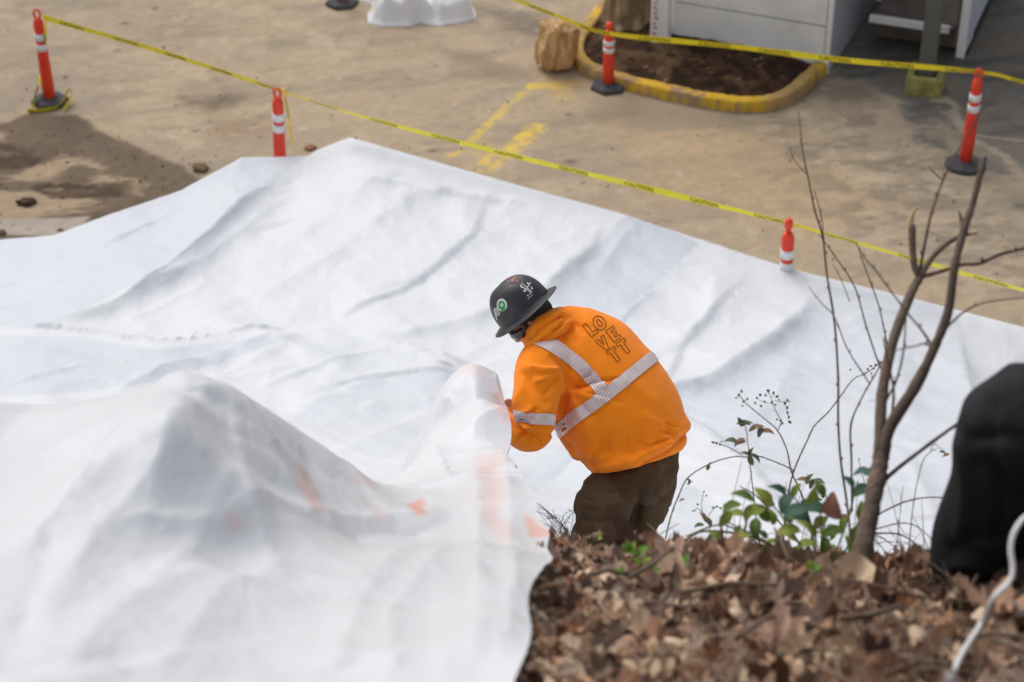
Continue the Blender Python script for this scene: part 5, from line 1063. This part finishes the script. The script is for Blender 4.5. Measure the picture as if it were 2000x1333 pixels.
for a, b_, s_, V__, ang in ((1450, 972, 44, GV, 160), (1490, 972, 46, GV, 130), (1429, 992, 40, GV, 200), (1416, 1014, 36, GV, 230), (1437, 1006, 34, GV, 180), (1465, 1003, 38, GV, 240), (1492, 1003, 40, GV, 300), (1476, 1034, 42, GV, 265), (1448, 1050, 34, GV, 190), (1518, 960, 40, BV, 150), (1536, 985, 42, BV, 240), (1553, 1002, 46, BV, 200), (1566, 1012, 40, BV, 330),
                          (1586, 972, 42, GV, 80), (1596, 998, 46, BV, 350), (1538, 1040, 46, GV, 190), (1624, 1042, 44, GV, 200), (1654, 1022, 46, GV, 75), (1583, 1042, 42, GV, 300), (1684, 925, 34, BV, 190), (1712, 928, 46, BV, 0), (1656, 948, 42, BV, 120), (1684, 962, 46, BV, 200), (1683, 1000, 40, GV, 90), (1524, 1092, 52, GV, 30), (1640, 1092, 40, GV, 60),
                          (1577, 1066, 40, GV, 10), (1658, 1066, 44, GV, 110), (1630, 988, 54, BR, 100), (1556, 958, 30, GV, 60), (1570, 1030, 36, GV, 140), (1508, 1010, 30, GV, 100), (1612, 1070, 34, GV, 250), (1560, 1082, 36, GV, 330), (1510, 1062, 30, GV, 160), (1604, 1020, 34, GV, 40), (1480, 1000, 30, GV, 20), (1540, 1010, 32, GV, 280), (1672, 1040, 34, GV, 60), (1600, 955, 34, GV, 120), (1575, 985, 30, BV, 50)):
    d = cdir(cos(R(ang)), sin(R(ang)), rt.uniform(-.5, .3)); nrm = cdir(rt.uniform(-.4, .4), .75+rt.uniform(-.3, .3), -.65); sz = s_*1.12*L/FPX; c = P(a, b_, L+rt.uniform(-.15, .15)); leaf_obj(V__, 'leaf', c-d.normalized()*sz*.5, d, nrm, sz, sh)
for k in range(34):
    a, b_ = rt.uniform(1400, 1670), 0; b_ = rt.uniform(985, 1090); d = cdir(rt.uniform(-1, 1), rt.uniform(-.6, .8), rt.uniform(-.5, .3)); leaf_obj(rt.choice((GV, GV, BV, RV)), 'leaf', P(a, b_, L+rt.uniform(-.1, .25)), d, cdir(rt.uniform(-.6, .6), .7, -.6), rt.uniform(20, 36)*L/FPX, sh)
# brambles with dried berries
D = 6.7
gb = P(1560, 1000, D); br = thing('bramble', (gb.x, gb.y, float(hill_z(gb.x, gb.y))), 'thorny bramble canes with dried black berry clusters between the worker and the sapling', 'bramble')
def thorny(pl, r0, r1, m=M_cane, t=D, parent=br, th=True, rootdown=False):
    pts = [(a, b_, t, r0+(r1-r0)*i/(len(pl)-1)) for i, (a, b_) in enumerate(pl)]; c, rad = stem('cane', pts, parent, m, n=6)
    if th:
        b = MB(); k = 0
        for i in range(2, len(c)-2, 2):
            d = (c[i+1]-c[i]).normalized(); s_ = Vector((1 if k % 2 else -1, 0, 0)); s_ = (s_-d*s_.dot(d)).normalized(); k += 1
            b.tube([c[i], c[i]+s_*(rad[i]+.004)-d*.0015], [.0012, .0002], 4)
        if b.v: o = b.build('thorns', m, parent); o['kind'] = 'stuff'
    return c
thorny([(1600, 1120), (1585, 1040), (1567, 970), (1546, 922), (1537, 880), (1519, 842), (1495, 820), (1459, 790), (1444, 772)], .0035, .0012)
thorny([(1519, 842), (1525, 823), (1516, 805), (1510, 790), (1501, 763)], .0016, .0009)
thorny([(1528, 1120), (1532, 1030), (1540, 964), (1552, 916), (1576, 862), (1591, 832), (1618, 805), (1639, 778), (1666, 742), (1690, 730), (1716, 712)], .0032, .0012)
thorny([(1490, 1110), (1478, 1020), (1471, 960), (1465, 910), (1459, 850), (1454, 829)], .0024, .0012)
thorny([(1300, 1052), (1310, 1010), (1325, 970), (1345, 932), (1390, 905), (1430, 893), (1460, 893)], .0026, .0018, M_gcane)
thorny([(1460, 893), (1480, 891), (1510, 901), (1540, 914), (1552, 922)], .0018, .0022)
thorny([(1450, 890), (1429, 877), (1405, 867), (1393, 864)], .0015, .0009)
thorny([(1560, 1060), (1528, 1027), (1498, 991), (1471, 964), (1444, 950)], .0028, .0014, t=6.2)
thorny([(1336, 1056), (1375, 1038), (1450, 1044), (1498, 1062), (1558, 1092), (1600, 1112)], .0032, .0036, t=5.6)
thorny([(1340, 1048), (1400, 1026), (1440, 1036), (1500, 1072), (1560, 1076)], .0022, .0022, t=5.7)
thorny([(1390, 1050), (1381, 1012), (1363, 994), (1356, 1000)], .0012, .0009); thorny([(1372, 1000), (1370, 984), (1375, 961)], .0011, .0008); thorny([(1381, 1012), (1398, 990), (1410, 996)], .001, .0008)
thorny([(1600, 1100), (1606, 1040), (1618, 1000), (1610, 960), (1590, 940)], .0016, .001); thorny([(1700, 1010), (1690, 950), (1682, 920), (1678, 900)], .0014, .0008)
cl = [(1444, 772, 5), (1438, 777, 3), (1448, 764, 4), (1452, 785, 3), (1459, 780, 4), (1450, 793, 3), (1501, 764, 5), (1496, 772, 4), (1510, 768, 4), (1518, 775, 4), (1521, 781, 3), (1478, 778, 3), (1485, 772, 4), (1475, 788, 4), (1486, 793, 4), (1493, 785, 3), (1508, 785, 4), (1514, 791, 3), (1537, 782, 4), (1533, 788, 4), (1541, 784, 3), (1537, 797, 4), (1538, 806, 4), (1540, 815, 4), (1542, 826, 5), (1526, 821, 4), (1528, 827, 4), (1518, 819, 3),
      (1694, 722, 4), (1700, 715, 4), (1706, 720, 3), (1710, 712, 4), (1702, 730, 3), (1716, 705, 3), (1661, 723, 3), (1393, 864, 4), (1399, 866, 4), (1406, 868, 4), (1409, 863, 3), (1678, 897, 3), (1676, 902, 2), (1608, 970, 5), (1603, 976, 4), (1622, 966, 3), (1354, 998, 3), (1362, 985, 4), (1375, 960, 3), (1380, 968, 3), (1393, 992, 4), (1400, 990, 3), (1408, 993, 3), (1747, 738, 2)]
heads = {0: (1452, 780), 1: (1500, 776), 2: (1537, 800), 3: (1690, 730)}
for a, b_, s_ in cl:
    b = MB(); c = P(a, b_, D+rt.uniform(-.03, .03)); r_ = s_*.62*D/FPX
    for q in range(6):
        e = Vector((rt.uniform(-1, 1), rt.uniform(-1, 1), rt.uniform(-1, 1))).normalized(); b.tube([c, c+e*r_*.9, c+e*r_*1.5], [r_*.5, r_*.5, r_*.1], 5)
    b.build('berry_head', M_berry, br, smooth=False)
for pl in ([(1510, 790), (1490, 785), (1476, 778)], [(1504, 775), (1520, 778)], [(1512, 782), (1530, 786), (1537, 783)], [(1530, 786), (1537, 800), (1542, 826)], [(1525, 823), (1515, 820)], [(1452, 785), (1459, 780)], [(1510, 770), (1518, 776)]): thorny(pl, .0009, .0006, th=False)
for a, b_, s_, ang in ((1452, 829, 26, 175), (1462, 829, 22, 10), (1446, 824, 20, 120), (1478, 838, 30, 20), (1484, 845, 22, 250), (1500, 846, 28, 350), (1428, 864, 28, 170), (1445, 867, 24, 200), (1447, 862, 20, 30), (1455, 888, 20, 160), (1468, 884, 20, 70), (1474, 896, 26, 320), (1467, 900, 22, 290), (1383, 912, 14, 70), (1387, 908, 12, 220), (1344, 940, 14, 120), (1348, 944, 12, 40), (1332, 978, 12, 200),
                       (1568, 940, 26, 170), (1582, 936, 24, 60), (1600, 943, 26, 350), (1585, 946, 20, 250), (1365, 1028, 20, 190), (1372, 1010, 22, 120), (1385, 1020, 20, 300), (1842, 886, 16, 340), (1848, 890, 14, 200)):
    d = cdir(cos(R(ang)), sin(R(ang)), rt.uniform(-.3, .3)); sz = s_*1.1*D/FPX; leaf_obj(RV, 'leaf', P(a, b_, D)-d*sz*.5, d, cdir(rt.uniform(-.5, .5), .8, -.6), sz, br)
g = P(1780, 1060, 6.0); b2 = thing('bramble', (g.x, g.y, float(hill_z(g.x, g.y))), 'tangle of arching bare canes between the sapling and the black trousers', 'bramble')
for pl, r_ in (([(1690, 1060), (1701, 1018), (1751, 987), (1795, 974), (1840, 973), (1900, 990)], .003), ([(1690, 1060), (1701, 1038), (1767, 1022), (1806, 1040), (1840, 1080)], .0024), ([(1700, 1042), (1760, 1045), (1800, 1075), (1820, 1110)], .0028), ([(1768, 1120), (1776, 1060), (1784, 985), (1800, 908), (1817, 883), (1830, 878)], .0018), ([(1740, 1120), (1752, 1060), (1758, 1000), (1760, 960)], .0013),
                 ([(1700, 1045), (1730, 1080), (1745, 1120)], .0016), ([(1690, 1050), (1720, 1050), (1770, 1090), (1800, 1140)], .0016), ([(1715, 1110), (1700, 1060), (1692, 1010)], .0014), ([(1730, 1130), (1716, 1080), (1712, 1040)], .001), ([(1600, 1100), (1660, 1080), (1720, 1060), (1780, 1060)], .0016), ([(1817, 883), (1824, 868), (1836, 876), (1846, 884)], .001), ([(1750, 1010), (1765, 1040), (1790, 1050)], .001), ([(1760, 1120), (1764, 1080), (1750, 1045)], .001)):
    thorny(pl, r_, r_*.5, t=5.9, parent=b2)

for k in range(30):
    a = rt.uniform(1370, 1840); y0 = 1085+rt.uniform(-10, 40); dx = rt.uniform(-50, 50); hh = rt.uniform(50, 190); tt = rt.uniform(5.5, 6.1)
    thorny([(a, y0), (a+dx*.4, y0-hh*.5), (a+dx, y0-hh)] if k % 3 else [(a, y0-20), (a+60, y0-50-hh*.1), (a+120, y0-25)], rt.uniform(.0010, .0018), .0006, m=rt.choice((M_cane, M_twig)), t=tt, parent=b2 if a > 1690 else sh, th=False)
# dry grass tuft in front of the trousers
M_grass = mat('dark_grass_blade', (.045, .050, .030), .7, .2)
gq = H(1085, 1040); tf = P(1078, 1035, 6.9); gt = MB()
for k in range(24):
    r_ = rt.random(); a0 = P(1100+rt.uniform(-12, 14), 1040+rt.uniform(-6, 8), 6.9); tx, ty = rt.choice(((1012, 962), (1030, 962), (1055, 985), (1120, 1004), (1010, 985), (1070, 1000), (1025, 1000))); e = P(tx+rt.uniform(-14, 18), ty+rt.uniform(-12, 22), 6.9+rt.uniform(-.1, .1)); m_ = a0.lerp(e, .5)+Vector((rt.uniform(-.02, .02), 0, .03))
    gt.tube([Vector(q) for q in smooth_pts([tuple(a0), tuple(m_), tuple(e)], 4)], [.0010]*8+[.0003], 4)
o = gt.build('grass_tuft', M_grass); tag(o, 'thin dark grass blades beside the leaf bank in front of the worker', 'grass', kind='stuff')

# ---------------- fallen leaves ----------------
def maple(col, seed, n=40, rings_=3):
    r = random.Random(seed); v = [(0, 0, 0)]; f = []; lob = r.uniform(.25, .5); curl = r.uniform(.3, 1.3); fold = r.uniform(-.2, .9); tw = r.uniform(-.8, .8); asp = r.uniform(.65, 1); ph = r.uniform(0, 6)
    kind = r.random()
    for q in range(1, rings_+1):
        for k in range(n):
            a = 2*pi*k/n
            rad = (.62+lob*abs(math.cos(2.5*(a-pi/2)))**1.5+.06*math.cos(17*a)) if kind < .7 else (.5+.5*abs(math.cos(a-pi/2))**2)
            rad *= .55*q/rings_; x, y = rad*cos(a)*asp, rad*sin(a); z = curl*(x*x*1.4+.5*y*y)+fold*abs(x)+tw*x*y+.05*math.sin(7*a+ph)*q/rings_+(.10*math.sin(3*a+ph)*(q/rings_)**2); v.append((x, y, z))
    f = [(0, 1+k, 1+(k+1) % n) for k in range(n)]+[(1+q*n+k, 1+(q+1)*n+k, 1+(q+1)*n+(k+1) % n, 1+q*n+(k+1) % n) for q in range(rings_-1) for k in range(n)]
    # stalk
    o = len(v); v += [(.012, -.25, .02), (-.012, -.25, .02), (0, -.75, -.06+.2*r.random())]; f.append((o, o+1, o+2))
    c = np.zeros((len(v), 3))+np.array(col)*(.85+.3*r.random()); va = np.array(v); vein = np.abs(np.sin(2.5*(np.arctan2(va[:, 1], va[:, 0])-pi/2+pi/5)))  < .25
    c[vein] *= 1.15; c *= (.85+.3*fbm(va[:, 0]*5+seed, va[:, 1]*5, seed, 3))[:, None]; return v, f, c
M_dead = mat('dead_leaf', rough=.75, spec=.22, attr='tint', var=.22, vscale=40, bump=.3, bscale=60)
pal = [(196, 168, 138), (182, 150, 120), (150, 112, 84), (124, 88, 66), (172, 130, 98), (116, 90, 74), (188, 160, 128), (160, 110, 78), (96, 70, 56), (142, 122, 104), (126, 84, 60), (176, 140, 118), (104, 86, 70), (132, 100, 78)]
MVd = [maple(lin(*[min(255, (q*.72+.28*w*sum(pal[i % len(pal)])/3)*1.17) for q, w in zip(pal[i % len(pal)], (1.04, 1, .94))]), i) for i in range(42)]
MVm = []
for i, (v, f, c) in enumerate(MVd):
    o = obj('leaf', v, f, M_dead, attrs={'tint': c}); MVm.append(o.data); bpy.data.objects.remove(o)
def edge_x(y): return np.interp(y, ey, ex)
# whose surface: the bank itself, a child-bearing piece of the setting
r2 = np.random.default_rng(21); cand = []
while len(cand) < 10000:
    y = r2.uniform(2.15, 5.05); x = r2.uniform(-.35, 2.35)
    if x < edge_x(min(y, 5.2))-.04 or (y > 4.75 and r2.random() < .5): continue
    z = float(0); cand.append((x, y))
cand = np.array(cand); zz = hill_z(cand[:, 0], cand[:, 1]); lump = .065*fbm(cand[:, 0]*4, cand[:, 1]*4, 33, 3)
items = []
for i in range(len(cand)):
    x, y = cand[i]; top = r2.random(); s_ = r2.uniform(.022, .08)*(1.15 if top > .8 else 1)*(1.75 if r2.random() < .10 else 1); h_ = -.03+top*.03+lump[i]
    s_ = min(s_, .035+max(0, x-float(edge_x(min(y, 5.2))))*.45); tilt = r2.normal(0, .42); yaw = r2.uniform(0, 2*pi); roll = r2.normal(0, .4); flip = pi if r2.random() < .45 else 0
    M = Matrix.Translation((x, y, zz[i]+h_)) @ Matrix.Rotation(yaw, 4, 'Z') @ Matrix.Rotation(tilt, 4, 'X') @ Matrix.Rotation(roll+flip, 4, 'Y') @ Matrix.Scale(s_, 4)
    px, py, t = to_px(np.array((x, y, zz[i]+h_))); vis = (980 < px < 2020) and py < 1360 and y < 4.6 and x > edge_x(y)+.03
    items.append((M, int(r2.integers(0, 42)), s_/float(t)*(1 if vis else 0)*(.3+top), x, y))
order = sorted(range(len(items)), key=lambda i: -items[i][2]); single = set(order[:300])
gV = []; gF = []; gC = []; off = 0
for i, (M, k, sc_, x, y) in enumerate(items):
    if i in single:
        o = bpy.data.objects.new('leaf', MVm[k]); C.objects.link(o); o.matrix_world = M; o.parent = hill
    else:
        v, f, c = MVd[k]; A = np.array(M); va = np.array(v) @ A[:3, :3].T+A[:3, 3]; gV.append(va); gF += [tuple(j+off for j in q) for q in f]; gC.append(c*r2.uniform(.7, 1.15)); off += len(v)
o = obj('leaf_litter', np.concatenate(gV), gF, M_dead, hill, attrs={'tint': np.concatenate(gC)}); o['kind'] = 'stuff'
# sticks and stalks in the litter
b = MB(); M_stick = mat('grey_brown_stick', (.16, .115, .085), .85, .15, var=.35, vscale=20, bump=.3)
for k in range(2600):
    y = r2.uniform(2.2, 4.9); x = r2.uniform(-.2, 2.3)
    if x < edge_x(y)+.16 or y > 4.6: continue
    z = float(hill_z(x, y))+(r2.uniform(.0, .06) if k > 300 else r2.uniform(.035, .075)); a = r2.uniform(0, 2*pi); Ls = r2.uniform(.04, .22)*(.6 if k > 300 else 1.2); e = min(.25, max(-.25, r2.normal(0, .12))); d = Vector((cos(a), sin(a)*.9, e-.25*sin(a))); p0 = Vector((x, y, z)); r_ = r2.uniform(.0008, .0022) if k > 180 else r2.uniform(.003, .0075)
    b.tube([p0, p0+d*Ls*.5+Vector((0, 0, r2.uniform(-.01, .02))), p0+d*Ls], [r_, r_*.9, r_*.6], 5)
o = b.build('stick_litter', M_stick, hill); o['kind'] = 'stuff'
# the few green seedlings between the leaves
SV = mesh_variants(lambda c, i: oval_leaf(c, i, .7), [lin(*c) for c in ((110, 150, 52), (140, 168, 70), (96, 140, 60))], 'leaf')
for i_, (a, b_, n_, s_, lb) in enumerate(((1128, 1036, 2, 26, 'pair of bright green seedling leaves at the left end of the leaf bank'), (1182, 1056, 2, 16, 'small green seedling in front of the trousers'), (1240, 1078, 5, 20, 'green seedling cluster in the leaf litter below the trousers'), (1328, 1108, 1, 28, 'single upright green seedling leaf in the middle of the leaf bank'), (1262, 1108, 3, 18, 'pale green seedlings left of the upright single leaf'), (1232, 1120, 2, 16, 'two tiny green seedling leaves lowest in the leaf bank'), (1592, 1112, 2, 20, 'green seedling under the leafy shrub'))):
    h = H(a, b_+8, .05); t = thing('seedling', h, lb, 'seedling', 'green seedlings in the leaf litter')
    for k in range(n_):
        sz = s_*1.2*(h.y*CP-(h.z-CAMH)*SP)/FPX; d = cdir(rt.uniform(-1, 1), rt.uniform(.1, .9), -.2); leaf_obj(SV, 'leaf', h+cdir(rt.uniform(-.02, .02), rt.uniform(0, .02)), d, cdir(rt.uniform(-.3, .3), .7, -.7), sz, t)
    b = MB(); b.tube([h+Vector((0, 0, -.09)), h+Vector((0, 0, .005))], .0014, 5); b.build('stalk', M_gcane, t)
